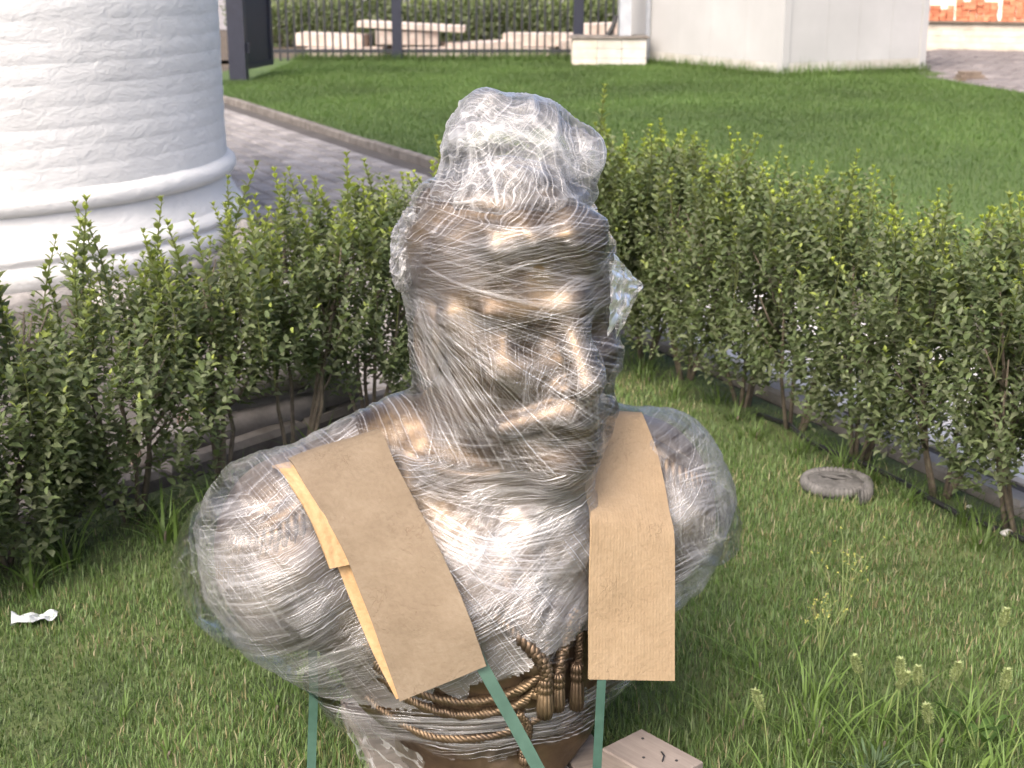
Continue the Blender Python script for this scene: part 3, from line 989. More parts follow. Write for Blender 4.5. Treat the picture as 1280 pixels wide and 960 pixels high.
# epaulettes with fringe, cords and tassels (bust coordinates, z from the ground; shifted by BZ)
def bpart(mb, name, parent, smooth=True):
    mb.v = [(x, y, z - BZ) for x, y, z in mb.v]
    return mb.build(name, M['bronze'], parent, smooth)
for sx in (-1, 1):
    root = None
    mb = MB()
    cx, cy, cz = sx * .385, .0, .655
    rings = [(.0, .025), (.06, .025), (.095, .018), (.11, .004), (.106, -.01), (.09, -.015)]
    seg = 26
    for (r, dz) in rings:
        for k_ in range(seg):
            a_ = 2 * math.pi * k_ / seg
            mb.v.append((cx + r * math.cos(a_) * 1.0, cy + r * math.sin(a_) * 1.05, cz + dz - sx * 0 - abs(r * math.cos(a_)) * 0 - sx * r * math.cos(a_) * .55))
    for i in range(len(rings) - 1):
        for k_ in range(seg):
            a_ = i * seg + k_; b_ = i * seg + (k_ + 1) % seg
            mb.f.append([a_, b_, b_ + seg, a_ + seg])
    ep = bpart(mb, 'epaulette', bust)
    for k_ in range(30):
        a_ = (-.62 + 1.24 * k_ / 29) * math.pi + (0 if sx > 0 else math.pi)
        x0, y0 = cx + .105 * math.cos(a_), cy + .11 * math.sin(a_)
        z0 = cz - sx * .105 * math.cos(a_) * .55
        out_ = Vector((math.cos(a_), math.sin(a_), 0))
        mb = MB()
        pts = [Vector((x0, y0, z0)) + out_ * .018 * math.sin(t * 1.7) + Vector((0, 0, -.12 * t)) for t in np.linspace(0, 1, 6)]
        mb.tube(pts, [.0085, .009, .0085, .009, .0085, .006], 6)
        bpart(mb, 'fringe_cord', ep)

def braid(path, r, turns, name, strands=2):
    path = [Vector(p) for p in path]
    # resample with catmull
    pts = []
    n = len(path)
    for i in range(n - 1):
        p0, p1, p2, p3 = path[max(0, i - 1)], path[i], path[i + 1], path[min(n - 1, i + 2)]
        for t in np.linspace(0, 1, 14, endpoint=False):
            pts.append(.5 * ((2 * p1) + (p2 - p0) * t + (2 * p0 - 5 * p1 + 4 * p2 - p3) * t * t + (3 * p1 - p0 - 3 * p2 + p3) * t ** 3))
    pts.append(path[-1])
    mb = MB()
    L = len(pts)
    for s_ in range(strands):
        q = []
        for i, p in enumerate(pts):
            t = (pts[min(i + 1, L - 1)] - pts[max(i - 1, 0)]).normalized()
            u = t.cross(Vector((0, 1, 0))).normalized(); w = t.cross(u)
            a_ = turns * 2 * math.pi * i / L + s_ * 2 * math.pi / strands
            q.append(p + (u * math.cos(a_) + w * math.sin(a_)) * r * .62)
        mb.tube(q, r * .62, 6)
    return bpart(mb, name, bust)

FB = BVHTree.FromPolygons([tuple(x) for x in bv_], [tuple(q) for q in bq_])
def on_front(x, z, off=.012):
    hit = FB.ray_cast(Vector((x, -1.0, z)), Vector((0, 1, 0)))
    return (hit[0] + Vector((0, -off, 0))) if hit[0] is not None else Vector((x, -.2, z))
def braid_on(xz, r, turns, name='braided_cord', off=None):
    return braid([on_front(x, z, r * .8 if off is None else off) for x, z in xz], r, turns, name, 3)
braid_on([(-.25, .34), (-.21, .295), (-.15, .262), (-.08, .25), (.0, .275), (.045, .33)], .0095, 20)
braid_on([(-.27, .40), (-.24, .34), (-.15, .29), (-.06, .285), (.02, .33), (.05, .40)], .0095, 20)
braid_on([(-.26, .26), (-.22, .23), (-.15, .20), (-.04, .20), (.06, .25), (.09, .34)], .0085, 20)
braid_on([(-.05, .46), (.01, .40), (.04, .345), (.03, .29)], .013, 9)
braid_on([(.11, .43), (.085, .37), (.07, .31)], .013, 8)
braid_on([(.12, .44), (.125, .36), (.13, .29)], .010, 8)
braid_on([(.0, .25), (.02, .215), (.02, .17), (.015, .14)], .008, 9)
def tassel(x, z, L, r):
    p = on_front(x, z, r)
    mb = MB()
    prof = [(0, .35), (.08, .9), (.16, 1.05), (.2, .8), (.26, 1.0), (.33, 1.05), (.36, .8), (.42, .95), (.8, 1.1), (1.0, .9)]
    for k_ in range(10):
        a_ = 2 * math.pi * k_ / 10
        pts = [p + Vector((math.cos(a_) * r * .62 * q, math.sin(a_) * r * .62 * q, -L * t)) for t, q in prof]
        mb.tube(pts, [r * .32 * q for t, q in prof], 5)
    return bpart(mb, 'tassel', bust)
tassel(.04, .335, .085, .017); tassel(.072, .33, .08, .016); tassel(.118, .335, .10, .016); tassel(.018, .16, .03, .014)
# ------------------------------------------------------------------ stretch film
def film_mat(name, base, streaks, gloss=.35, tint=(.93, .93, .95), rough=.16, crease=0.0, milky=.55, fans=(), sheets=None, fres=.85):
    """clear film: transparent where single, whitish where drawn into ridges and folds"""
    m, nt, out = newmat(name)
    g = NG(nt)
    pos = g.coord()
    def chans(scale, off):
        x = g.n('ShaderNodeTexNoise')
        x.inputs['Scale'].default_value = scale; x.inputs['Detail'].default_value = 2
        g.l(g.vmath('ADD', pos, off).outputs[0], x.inputs['Vector'])
        sp = g.n('ShaderNodeSeparateColor'); g.l(x.outputs['Color'], sp.inputs[0])
        return list(sp.outputs)
    masks = chans(5, (0, 0, 0)) + chans(8, (3, 1, 2))
    wz = g.math('SUBTRACT', masks[5], .5)
    total = None
    def add(x):
        nonlocal total
        total = x if total is None else g.math('ADD', total, x)
    for i, (n, freq, warp, lo, hi, amp, ms) in enumerate(streaks):
        n = Vector(n).normalized()
        d = g.vmath('DOT_PRODUCT', pos, tuple(n)).outputs['Value']
        s = g.math('ADD', d, g.math('MULTIPLY', wz, warp))
        w = g.math('ADD', g.math('MULTIPLY', s, freq), i * 17.3)
        ln = g.noise(None, 1.0, 1, .6, dim='1D', w=w)
        ln = g.rng(ln, lo, hi)
        mask = g.rng(masks[i % 5], .44, .60, .03, 1.0)
        add(g.math('MULTIPLY', g.math('MULTIPLY', ln, mask), amp))
    for i, (c, n, freq, lo, hi, amp, rad) in enumerate(fans):
        rel = g.vmath('SUBTRACT', pos, tuple(c)).outputs[0]
        n = Vector(n).normalized(); u = n.cross(Vector((0, 0, 1))).normalized(); v = u.cross(n)
        du = g.vmath('DOT_PRODUCT', rel, tuple(u)).outputs['Value']
        dv = g.vmath('DOT_PRODUCT', rel, tuple(v)).outputs['Value']
        ang = g.math('ARCTAN2', dv, du)
        ang = g.math('ADD', ang, g.math('MULTIPLY', wz, .05))
        w = g.math('ADD', g.math('MULTIPLY', ang, freq), i * 31.7)
        ln = g.rng(g.noise(None, 1.0, 1, .6, dim='1D', w=w), lo, hi)
        dist = g.vmath('LENGTH', rel).outputs['Value']
        add(g.math('MULTIPLY', g.math('MULTIPLY', ln, g.rng(dist, rad, rad * .55, 0, 1)), amp))
    fine = g.noise(pos, 30, 2, .6)
    t = g.math('ADD', total, base)
    t = g.math('ADD', t, g.math('MULTIPLY', wz, .30))
    if sheets:                                  # overlapping layers of film with crisp edges
        sn, sf, sa = sheets
        sd = g.vmath('DOT_PRODUCT', pos, tuple(Vector(sn).normalized())).outputs['Value']
        sd = g.math('ADD', sd, g.math('MULTIPLY', g.math('SUBTRACT', masks[1], .5), .16))
        b1 = g.rng(g.noise(None, 1.0, 0, .5, dim='1D', w=g.math('MULTIPLY', sd, sf)), .485, .515)
        b2 = g.rng(g.noise(None, 1.0, 0, .5, dim='1D', w=g.math('ADD', g.math('MULTIPLY', sd, sf * 1.7), 40.0)), .49, .52)
        t = g.math('ADD', t, g.math('MULTIPLY', g.math('ADD', b1, b2), sa))
    if crease > 0:
        a = g.n('ShaderNodeAttribute', attribute_name='crease')
        t = g.math('ADD', t, g.math('MULTIPLY', a.outputs['Fac'], crease))
    t = g.math('MINIMUM', g.math('MAXIMUM', t, .0), .93)
    hgt = g.math('ADD', total, g.math('MULTIPLY', fine, .5))
    broad_ = g.math('MULTIPLY', g.math('ADD', masks[0], masks[4]), 3.0)
    hgt = g.math('ADD', hgt, broad_)
    nrm = g.bump(hgt, .6, .005)
    df = g.n('ShaderNodeBsdfDiffuse'); df.inputs[0].default_value = (*tint, 1); g.l(nrm, df.inputs['Normal'])
    tl = g.n('ShaderNodeBsdfTranslucent'); tl.inputs[0].default_value = (*tint, 1)
    tr = g.n('ShaderNodeBsdfTransparent'); tr.inputs[0].default_value = (.97, .97, .97, 1)
    gl = g.n('ShaderNodeBsdfGlossy'); gl.inputs['Roughness'].default_value = rough; gl.inputs[0].default_value = (1, 1, 1, 1); g.l(nrm, gl.inputs['Normal'])
    m1 = g.n('ShaderNodeMixShader'); m1.inputs[0].default_value = .35
    g.l(df.outputs[0], m1.inputs[1]); g.l(tl.outputs[0], m1.inputs[2])
    m2 = g.n('ShaderNodeMixShader')
    g.l(g.math('MULTIPLY', t, milky), m2.inputs[0]); g.l(tr.outputs[0], m2.inputs[1]); g.l(m1.outputs[0], m2.inputs[2])
    fr = g.n('ShaderNodeFresnel'); fr.inputs['IOR'].default_value = 1.42; g.l(nrm, fr.inputs['Normal'])
    gf = g.math('ADD', g.math('MULTIPLY', fr.outputs[0], fres), g.math('MULTIPLY', t, gloss * .35), clamp=True)
    m3 = g.n('ShaderNodeMixShader')
    g.l(gf, m3.inputs[0]); g.l(m2.outputs[0], m3.inputs[1]); g.l(gl.outputs[0], m3.inputs[2])
    g.l(m3.outputs[0], out.inputs[0])
    return m

film = empty('stretch_film', (BC.x, BC.y, BZ), 'clear crinkled stretch film wound round the bronze bust and bunched above its head', 'plastic film', rz=BYAW)
# film body: taut hull over the figure
fd = head_sdf(PG)
Hh = to_head(PG)
hull = caps(Hh, (0, .02, .06), (-.01, .03, -.36), .180, .150)
hull = smin(hull, caps(Hh, (.07, -.07, .05), (.075, -.08, -.20), .098, .085), .03)
hull = smin(hull, caps(Hh, (-.07, -.06, .06), (-.06, -.07, -.22), .098, .085), .03)
hull = smin(hull, caps(Hh, (0, -.235, -.085), (0, -.175, .045), .016, .030), .03)
hull = smin(hull, caps(Hh, (0, -.222, -.10), (0, -.175, -.25), .020, .050), .03)
hull = smin(hull, caps(Hh, (.01, -.16, -.27), (.02, -.13, -.42), .045, .085), .05)
hull = smin(hull, caps(Hh, (-.13, -.02, -.25), (-.2, .03, -.36), .05, .06), .06)
fd = smin(fd, hull, .03)
tf = torso_sdf(PG, .10)
for sx in (-1, 1):
    tf = smin(tf, ell(PG, (sx * .40, -.0, .56), (.138, .17, .155)), .05)
    tf = smin(tf, ell(PG, (sx * .38, .0, .48), (.122, .15, .150)), .05)
for sx in (-1, 1):
    tf = smin(tf, caps(PG, (sx * .34, .0, .43), (sx * .20, .0, .28), .125, .14), .06)
tf = smin(tf, ell(PG, (0, -.03, .46), (.29, .225, .19)), .08)
fd = smin(fd, tf, .05) - .007
# slack folds
fd = fd + .006 * np.sin(PG[0] * 17 + 4 * np.sin(PG[2] * 7)) * np.sin(PG[2] * 21 + 3 * np.sin(PG[0] * 8))
fd = np.maximum(fd, BZ + .05 - PG[2])
fv, fq = nets(fd.astype(np.float32), org, h)
_tab = np.random.default_rng(4).uniform(-1, 1, 4096)
def n1(x, seed=0):
    x = x + seed * 37.7 + 900.0
    i0 = np.floor(x).astype(int); t = x - i0; t = t * t * (3 - 2 * t)
    return _tab[i0 % 4096] * (1 - t) + _tab[(i0 + 1) % 4096] * t
def ridged(x, seed): return 1 - 2 * np.abs(n1(x, seed))
X_, Y_, Z_ = fv[:, 0], fv[:, 1], fv[:, 2]
hm_ = np.clip((Z_ - .70) * 12, 0, 1)
tmp = np.array([-.20 - BC.x, 1.05])
ang_ = np.arctan2(Z_ - 1.05, X_ + .13)
da_ = np.hypot(Z_ - 1.05, X_ + .13)
fan_ = np.clip(da_ / .10, 0, 1) * np.clip((1.10 - Z_) * 14, 0, 1)
vx = hm_ * (.0026 * ridged(ang_ * 12, 1) * fan_ + .0020 * ridged((Z_ + .22 * X_) * 42, 2) * (1 - .6 * fan_) + .0014 * ridged((Z_ - .5 * X_) * 60, 3))
vx += (1 - hm_) * (.0028 * ridged((.45 * X_ - Z_ + .15 * np.sin(X_ * 9)) * 38, 4) + .0018 * ridged((.9 * X_ + .6 * Z_) * 46, 5) + .0014 * ridged((Z_ - .3 * X_) * 70, 6))
vx += np.array([noise.noise(Vector(p) * 16) * .003 for p in fv])
# normals from quads
def vnormals(v, q):
    n = np.zeros_like(v)
    fn = np.cross(v[q[:, 2]] - v[q[:, 0]], v[q[:, 3]] - v[q[:, 1]])
    for k_ in range(4): np.add.at(n, q[:, k_], fn)
    return n / np.maximum(np.linalg.norm(n, axis=1, keepdims=True), 1e-9)
fn_ = vnormals(fv, fq)
fv = fv + fn_ * vx[:, None]
FILM = BVHTree.FromPolygons([tuple(x) for x in fv], [tuple(q) for q in fq])
cen = fv[fq].mean(1)
edge = .012 * np.sin(cen[:, 0] * 23) + .008 * np.sin(cen[:, 0] * 61)
front = cen[:, 1] < .12
ztop_cut = np.where(cen[:, 0] < -.1, .30 - (cen[:, 0] + .1) * .28, .335 + (cen[:, 0] + .1) * .25) + edge
open_ = front & (cen[:, 2] < ztop_cut) & (cen[:, 2] > .255 + edge * .5) & (cen[:, 0] > -.17 + edge * 2) & (cen[:, 0] < .19 + edge * 2)
low = cen[:, 2] < .15 + edge * .6
headm = cen[:, 2] > .735 - .12 * np.clip((np.hypot(cen[:, 0] - .05, cen[:, 1]) - .2) * 10, 0, 1) * 0
headm &= (np.hypot(cen[:, 0] - .05, cen[:, 1] + .05) < .29)
band = cen[:, 2] <= .26
ex, ey = math.cos(BYAW), math.sin(BYAW)
def W2B(x, y, z):      # world -> film object coordinates
    q = Vector((x - BC.x, y - BC.y)); c, s = math.cos(-BYAW), math.sin(-BYAW)
    return Vector((q.x * c - q.y * s, q.x * s + q.y * c, z - BZ))
HM = film_mat('film_head', -.06, [((.20, .1, 1), 260, .006, .54, .82, .34, 5), ((-.26, 0, 1), 300, .006, .56, .82, .28, 7), ((.75, .2, 1), 230, .006, .57, .82, .25, 6)],
    fans=[(W2B(-.21, 2.45, 1.06), (0, 1, 0), 60, .50, .80, .55, .6), (W2B(-.01, 2.33, .78), (0, 1, 0), 55, .52, .80, .45, .32)], milky=.50, rough=.26, gloss=.25, sheets=((.22, .1, 1), 13, .07))
SM = film_mat('film_shoulder', .05, [((.45, .1, -1), 280, .006, .48, .80, .55, 5), ((.7, .2, -.7), 330, .006, .52, .80, .35, 7), ((.9, .1, .6), 260, .006, .53, .80, .35, 5), ((-.4, .2, 1), 330, .006, .53, .80, .3, 8)], milky=.60, rough=.24, gloss=.4, sheets=((.5, .1, -1), 11, .09), fres=.6)
BM = film_mat('film_band', .03, [((.06, .1, 1), 170, .015, .57, .69, .65, 4), ((-.08, .1, 1), 300, .015, .58, .70, .5, 6)], milky=.6)
def subset(mask, name, mat):
    q = fq[mask]
    used, inv = np.unique(q, return_inverse=True)
    return link_mesh(name, mesh_np(name, fv[used] - DZ, [inv.reshape(-1, 4)], True), mat, film)
subset(headm & ~low, 'head_wrap', HM)
subset(~headm & ~band & ~open_, 'shoulder_wrap', SM)
subset(band & ~low & ~headm & ~(cen[:, 2] > .255 + edge * .5), 'lower_band', BM)

# crumpled film bunched on the crown and loose tufts
def crumple(name, prims, org2, dim2, h2, amp, seed, mat, freq=16):
    n2 = np.ceil(np.array(dim2) / h2).astype(int)
    a2 = [org2[i] + np.arange(n2[i]) * h2 for i in range(3)]
    G = np.meshgrid(*a2, indexing='ij')
    d = None
    for c, r in prims:
        e = ell(G, c, r); d = e if d is None else smin(d, e, .025)
    v, q = nets(d, np.array(org2), h2)
    nn = vnormals(v, q)
    cr = np.zeros(len(v)); off = np.zeros(len(v))
    for i, p in enumerate(v):
        P = Vector(p) * freq + Vector((seed, seed * 2, 0))
        P = P + noise.noise_vector(P * .5) * .7
        dd, _ = noise.voronoi(P)
        e1 = math.exp(-(dd[1] - dd[0]) * 7)
        d2, _ = noise.voronoi(P * 2.3 + Vector((9, 1, 4)))
        e2 = math.exp(-(d2[1] - d2[0]) * 6)
        cr[i] = min(1, e1 ** 3 * .9 + e2 ** 3 * .6)
        off[i] = amp * (e1 * .9 - .4) + amp * .22 * (e2 - .4) + amp * 1.2 * noise.noise(P * .45)
    v = v + nn * off[:, None]
    return link_mesh(name, mesh_np(name, v - DZ, [q], True, attrs={'crease': cr}), mat, film)
CM = film_mat('film_crumpled', .07, [((.5, .2, 1), 190, .10, .57, .70, .40, 7), ((-.8, .2, .7), 220, .10, .57, .70, .40, 7), ((1, .4, .1), 190, .10, .57, .70, .35, 7), ((.1, .2, 1), 260, .12, .57, .7, .35, 7)], crease=.45, milky=.55, gloss=.35, rough=.32)
def B(x, y, z):
    p = W2B(x, y, z); return (p.x, p.y, p.z + BZ)
bag = [(B(.0, 2.58, 1.205), (.150, .16, .058)), (B(.0, 2.58, 1.24), (.132, .14, .065)), (B(-.03, 2.57, 1.295), (.100, .105, .078)), (B(.04, 2.58, 1.290), (.098, .11, .070)), (B(.125, 2.55, 1.272), (.040, .05, .050)), (B(-.045, 2.56, 1.352), (.045, .05, .042)), (B(.03, 2.57, 1.335), (.06, .07, .04))]
o2 = np.array(B(0, 2.58, 1.26)) - .26
crumple('crown_bunch', bag, o2, (.52, .52, .52), .0058, .008, 3.0, CM, 10)
bag2 = [(c, (r[0] * .82, r[1] * .82, r[2] * .84)) for c, r in bag[1:]]
crumple('inner_bunch', bag2, o2, (.52, .52, .52), .0058, .010, 8.0, CM, 13)
ear = [(B(-.196, 2.58, 1.10), (.022, .05, .045)), (B(-.20, 2.56, 1.06), (.016, .03, .035)), (B(-.19, 2.57, 1.15), (.015, .03, .03))]
crumple('side_tuft', ear, np.array(B(-.196, 2.57, 1.10)) - .1, (.2, .2, .2), .0045, .010, 5.0, CM, 34)
# pointed flap at the right temple
tp = B(.237, 2.50, 1.047)
def flap(name, pts, mat, n=16, fold=.006, seed=0):
    """bilinear crinkled sheet through four corners (bust coordinates)"""
    a, b, c, d = [np.array(p, float) for p in pts]
    v = []; cr = []
    for i in range(n + 1):
        for j in range(n + 1):
            s, t = i / n, j / n
            p = (a * (1 - s) + b * s) * (1 - t) + (d * (1 - s) + c * s) * t
            r1 = noise.noise(Vector((s * 5 + seed, t * 9, 1))); r2 = noise.noise(Vector((s * 14, t * 20 + seed, 3)))
            nrm = np.cross(b - a, d - a); nrm /= np.linalg.norm(nrm)
            v.append(p + nrm * (r1 * fold * 3 + r2 * fold)); cr.append(max(0, 1 - abs(r1) * 7) * .8 + max(0, 1 - abs(r2) * 5) * .4)
    f = np.array([(i * (n + 1) + j, (i + 1) * (n + 1) + j, (i + 1) * (n + 1) + j + 1, i * (n + 1) + j + 1) for i in range(n) for j in range(n)])
    return link_mesh(name, mesh_np(name, np.array(v) - DZ, [f], True, attrs={'crease': np.array(cr)}), mat, film)
flap('temple_flap', [B(.18, 2.45, 1.115), tp, tp, B(.17, 2.42, .97)], CM, 14, .003, 2)
flap('temple_flap', [B(.17, 2.47, 1.10), tp, tp, B(.19, 2.48, .95)], CM, 14, .003, 6)
# loose skirt balloon round the left shoulder and a torn tail under the bust
def shell(name, prims, org2, dim2, h2, amp, seed, mat, freq, keep):
    o = crumple(name, prims, org2, dim2, h2, amp, seed, mat, freq)
    return o
bal = [(B(-.515, 2.47, .51), (.128, .15, .145)), (B(-.45, 2.43, .455), (.140, .145, .095)), (B(-.49, 2.48, .58), (.10, .12, .085))]
TM = film_mat('film_dusty', .25, [((.9, .3, .3), 150, .06, .58, .74, .3, 5), ((.9, .1, .6), 170, .10, .58, .72, .25, 5)], crease=.05, milky=.22, gloss=.0, rough=.6, tint=(.42, .43, .36), fres=.25)
LM = film_mat('film_loose', -.12, [((.45, .1, -1), 150, .10, .58, .74, .25, 5), ((.9, .1, .6), 170, .10, .58, .72, .25, 5)], crease=.22, milky=.45, gloss=.4, rough=.2, fres=.5)
crumple('loose_shoulder_film', bal, np.array(B(-.52, 2.45, .47)) - .27, (.54, .54, .54), .008, .006, 12.0, LM, 6)
bal = [(B(.385, 2.70, .51), (.075, .12, .09)), (B(.41, 2.68, .475), (.045, .07, .035))]
crumple('loose_shoulder_film', bal, np.array(B(.41, 2.69, .49)) - .17, (.34, .34, .34), .006, .006, 15.0, LM, 16)
flap('torn_tail', [B(-.345, 2.47, .215), B(-.17, 2.36, .16), B(-.15, 2.34, .02), B(-.255, 2.40, .02)], TM, 26, .007, 4)

# drawn-out ridges of film: thin strands lying on the wrap
def strand_mat():
    m, nt, out = newmat('film_ridge'); g = NG(nt)
    df = g.n('ShaderNodeBsdfDiffuse'); df.inputs[0].default_value = (.9, .9, .92, 1)
    tl = g.n('ShaderNodeBsdfTranslucent'); tl.inputs[0].default_value = (.9, .9, .92, 1)
    gl = g.n('ShaderNodeBsdfGlossy'); gl.inputs['Roughness'].default_value = .2
    tr = g.n('ShaderNodeBsdfTransparent')
    a = g.n('ShaderNodeMixShader'); a.inputs[0].default_value = .4; g.l(df.outputs[0], a.inputs[1]); g.l(tl.outputs[0], a.inputs[2])
    b = g.n('ShaderNodeMixShader'); b.inputs[0].default_value = .3; g.l(a.outputs[0], b.inputs[1]); g.l(gl.outputs[0], b.inputs[2])
    c = g.n('ShaderNodeMixShader')
    at = g.n('ShaderNodeAttribute', attribute_name='crease')
    g.l(at.outputs['Fac'], c.inputs[0])
    g.l(tr.outputs[0], c.inputs[1]); g.l(b.outputs[0], c.inputs[2])
    g.l(c.outputs[0], out.inputs[0])
    return m
M['ridge'] = strand_mat()
def strands(name, paths, mat=M['ridge'], n=18, wmin=.00018, wmax=.0005, lift=.0012):
    V, F, A = [], [], []
    rng = random.Random(len(paths) * 7 + len(name))
    for P in paths:
        w = rng.uniform(wmin, wmax) * (2.0 if rng.random() < .10 else 1); op = rng.uniform(.04, .36) ** 1.2
        band = (rng.uniform(.0015, .004), rng.uniform(.05, .15)) if rng.random() < .16 else None
        row = []
        for i in range(n + 1):
            t = i / n
            if len(P) == 2: p = P[0].lerp(P[1], t)
            else: p = P[0] * (1 - t) ** 2 + P[1] * 2 * t * (1 - t) + P[2] * t * t
            loc, nrm, _, dist = FILM.find_nearest(p)
            row.append((loc + nrm * lift, nrm, t))
        for it in range(4):
            row = [row[0]] + [((row[k_ - 1][0] + row[k_][0] * 2 + row[k_ + 1][0]) / 4, row[k_][1], row[k_][2]) for k_ in range(1, n)] + [row[-1]]
        row = [(q + nrm * .0012, nrm, t) for q, nrm, t in row]
        plen = sum((row[k_ + 1][0] - row[k_][0]).length for k_ in range(n)); ch = (row[-1][0] - row[0][0]).length
        if plen > ch * (1.6 if len(P) == 2 else 2.2): continue      # would double back round the nose
        if band and plen < ch * 1.3: w, op = band
        i0 = len(V)
        for k_, (q, nrm, t) in enumerate(row):
            tg = (row[min(k_ + 1, n)][0] - row[max(k_ - 1, 0)][0])
            if tg.length < 1e-6: tg = Vector((0, 0, 1))
            sd = tg.normalized().cross(nrm)
            if sd.length < 1e-6: sd = Vector((1, 0, 0))
            sd.normalize()
            ww = w * (.35 + .65 * math.sin(math.pi * min(max(t, .04), .96)))
            V += [q + sd * ww, q + nrm * ww * .9, q - sd * ww]
            aa = op * min(1, t * 6 + .3) * min(1, (1 - t) * 6 + .15)
            A += [aa * .5, aa, aa * .5]
        for k_ in range(len(row) - 1):
            s_ = i0 + k_ * 3
            F += [(s_, s_ + 1, s_ + 4, s_ + 3), (s_ + 1, s_ + 2, s_ + 5, s_ + 4)]
    me = mesh_np(name, np.array([tuple(v) for v in V]) - DZ, [np.array(F)], True, attrs={'crease': np.array(A)})
    return tag(link_mesh(name, me, mat, film), kind='stuff')
rr = random.Random(5)
def fam(out, n, a0, a1, b0, b1, mid=None, j=.004, cut=.25):
    """a sheaf of n ridges from the line a0-a1 to the line b0-b1 (world metres), through mid if given"""
    A0, A1, B0, B1 = [Vector(B(*p)) for p in (a0, a1, b0, b1)]
    for i in range(n):
        t = rr.random() ** rr.choice((1, 1, 1.6))
        J = lambda: Vector((rr.uniform(-j, j), rr.uniform(-j, j), rr.uniform(-j, j)))
        a = A0.lerp(A1, t) + J(); b = B0.lerp(B1, min(1, max(0, t + rr.uniform(-.05, .05)))) + J()
        u, v = rr.uniform(0, cut), 1 - rr.uniform(0, cut)
        if mid is None:
            out.append((a.lerp(b, u), a.lerp(b, v)))
        else:
            m0, m1 = Vector(B(*mid[0])), Vector(B(*mid[1]))
            out.append((a, m0.lerp(m1, t), b))
hp = []
T0, T1 = (-.20, 2.47, 1.07), (-.20, 2.47, 1.0)
fam(hp, 73, T0, T1, (.02, 2.32, .80), (-.15, 2.43, .62))
fam(hp, 41, T0, T1, (.17, 2.34, .92), (.02, 2.32, .80), mid=((.0, 2.27, 1.0), (-.07, 2.3, .92)))
fam(hp, 41, (-.01, 2.33, .80), (.08, 2.31, .79), (.05, 2.33, 1.01), (.19, 2.42, 1.0))
fam(hp, 66, (-.20, 2.52, 1.22), (-.20, 2.5, 1.08), (.2, 2.5, 1.16), (.2, 2.46, .99), mid=((.0, 2.20, 1.20), (.0, 2.2, 1.03)))
fam(hp, 48, (-.2, 2.5, 1.12), (-.2, 2.5, 1.02), (.18, 2.47, 1.24), (.19, 2.45, 1.12), mid=((.0, 2.2, 1.19), (.0, 2.2, 1.08)))
fam(hp, 48, (.02, 2.33, 1.03), (.08, 2.33, .98), (.20, 2.5, 1.14), (.22, 2.48, 1.03))
fam(hp, 56, (-.19, 2.52, .80), (-.19, 2.5, .62), (.17, 2.48, .86), (.17, 2.46, .70), mid=((.03, 2.22, .80), (.03, 2.22, .63)))
fam(hp, 48, (-.19, 2.52, .74), (-.19, 2.5, .60), (.17, 2.45, .74), (.14, 2.42, .60), mid=((.03, 2.22, .70), (.03, 2.22, .58)))
fam(hp, 28, (.10, 2.32, .98), (.14, 2.33, .95), (.13, 2.36, .80), (.17, 2.4, .78))
strands('head_ridges', hp)
sp = []
fam(sp, 255, (-.62, 2.36, .50), (-.42, 2.34, .22), (-.33, 2.32, .60), (-.20, 2.28, .36), cut=.4)
fam(sp, 102, (-.60, 2.42, .56), (-.42, 2.36, .66), (-.54, 2.33, .36), (-.34, 2.3, .44), cut=.4)
fam(sp, 85, (-.58, 2.38, .62), (-.55, 2.34, .46), (-.30, 2.4, .66), (-.32, 2.32, .52), cut=.4)
fam(sp, 204, (-.14, 2.33, .54), (.06, 2.31, .34), (.02, 2.36, .68), (.20, 2.42, .50), cut=.35)
fam(sp, 102, (-.12, 2.34, .62), (-.05, 2.31, .40), (.12, 2.36, .56), (.17, 2.38, .34), cut=.35)
fam(sp, 153, (-.20, 2.42, .68), (-.15, 2.36, .58), (.14, 2.4, .66), (.12, 2.36, .50), mid=((-.02, 2.24, .62), (-.02, 2.24, .52)), cut=.3)
fam(sp, 150, (.30, 2.56, .68), (.44, 2.66, .66), (.32, 2.54, .46), (.46, 2.64, .46), cut=.4)
fam(sp, 150, (.29, 2.55, .66), (.32, 2.54, .46), (.44, 2.66, .66), (.46, 2.64, .48), cut=.4)
fam(sp, 119, (.28, 2.5, .46), (.26, 2.48, .28), (.46, 2.66, .54), (.40, 2.6, .36), cut=.4)
strands('shoulder_ridges', sp)
bp = []
fam(bp, 102, (-.36, 2.40, .24), (-.32, 2.38, .165), (.28, 2.46, .245), (.24, 2.42, .165), mid=((0, 2.2, .235), (0, 2.2, .16)), j=.003)
strands('band_ridges', bp, lift=.0025)
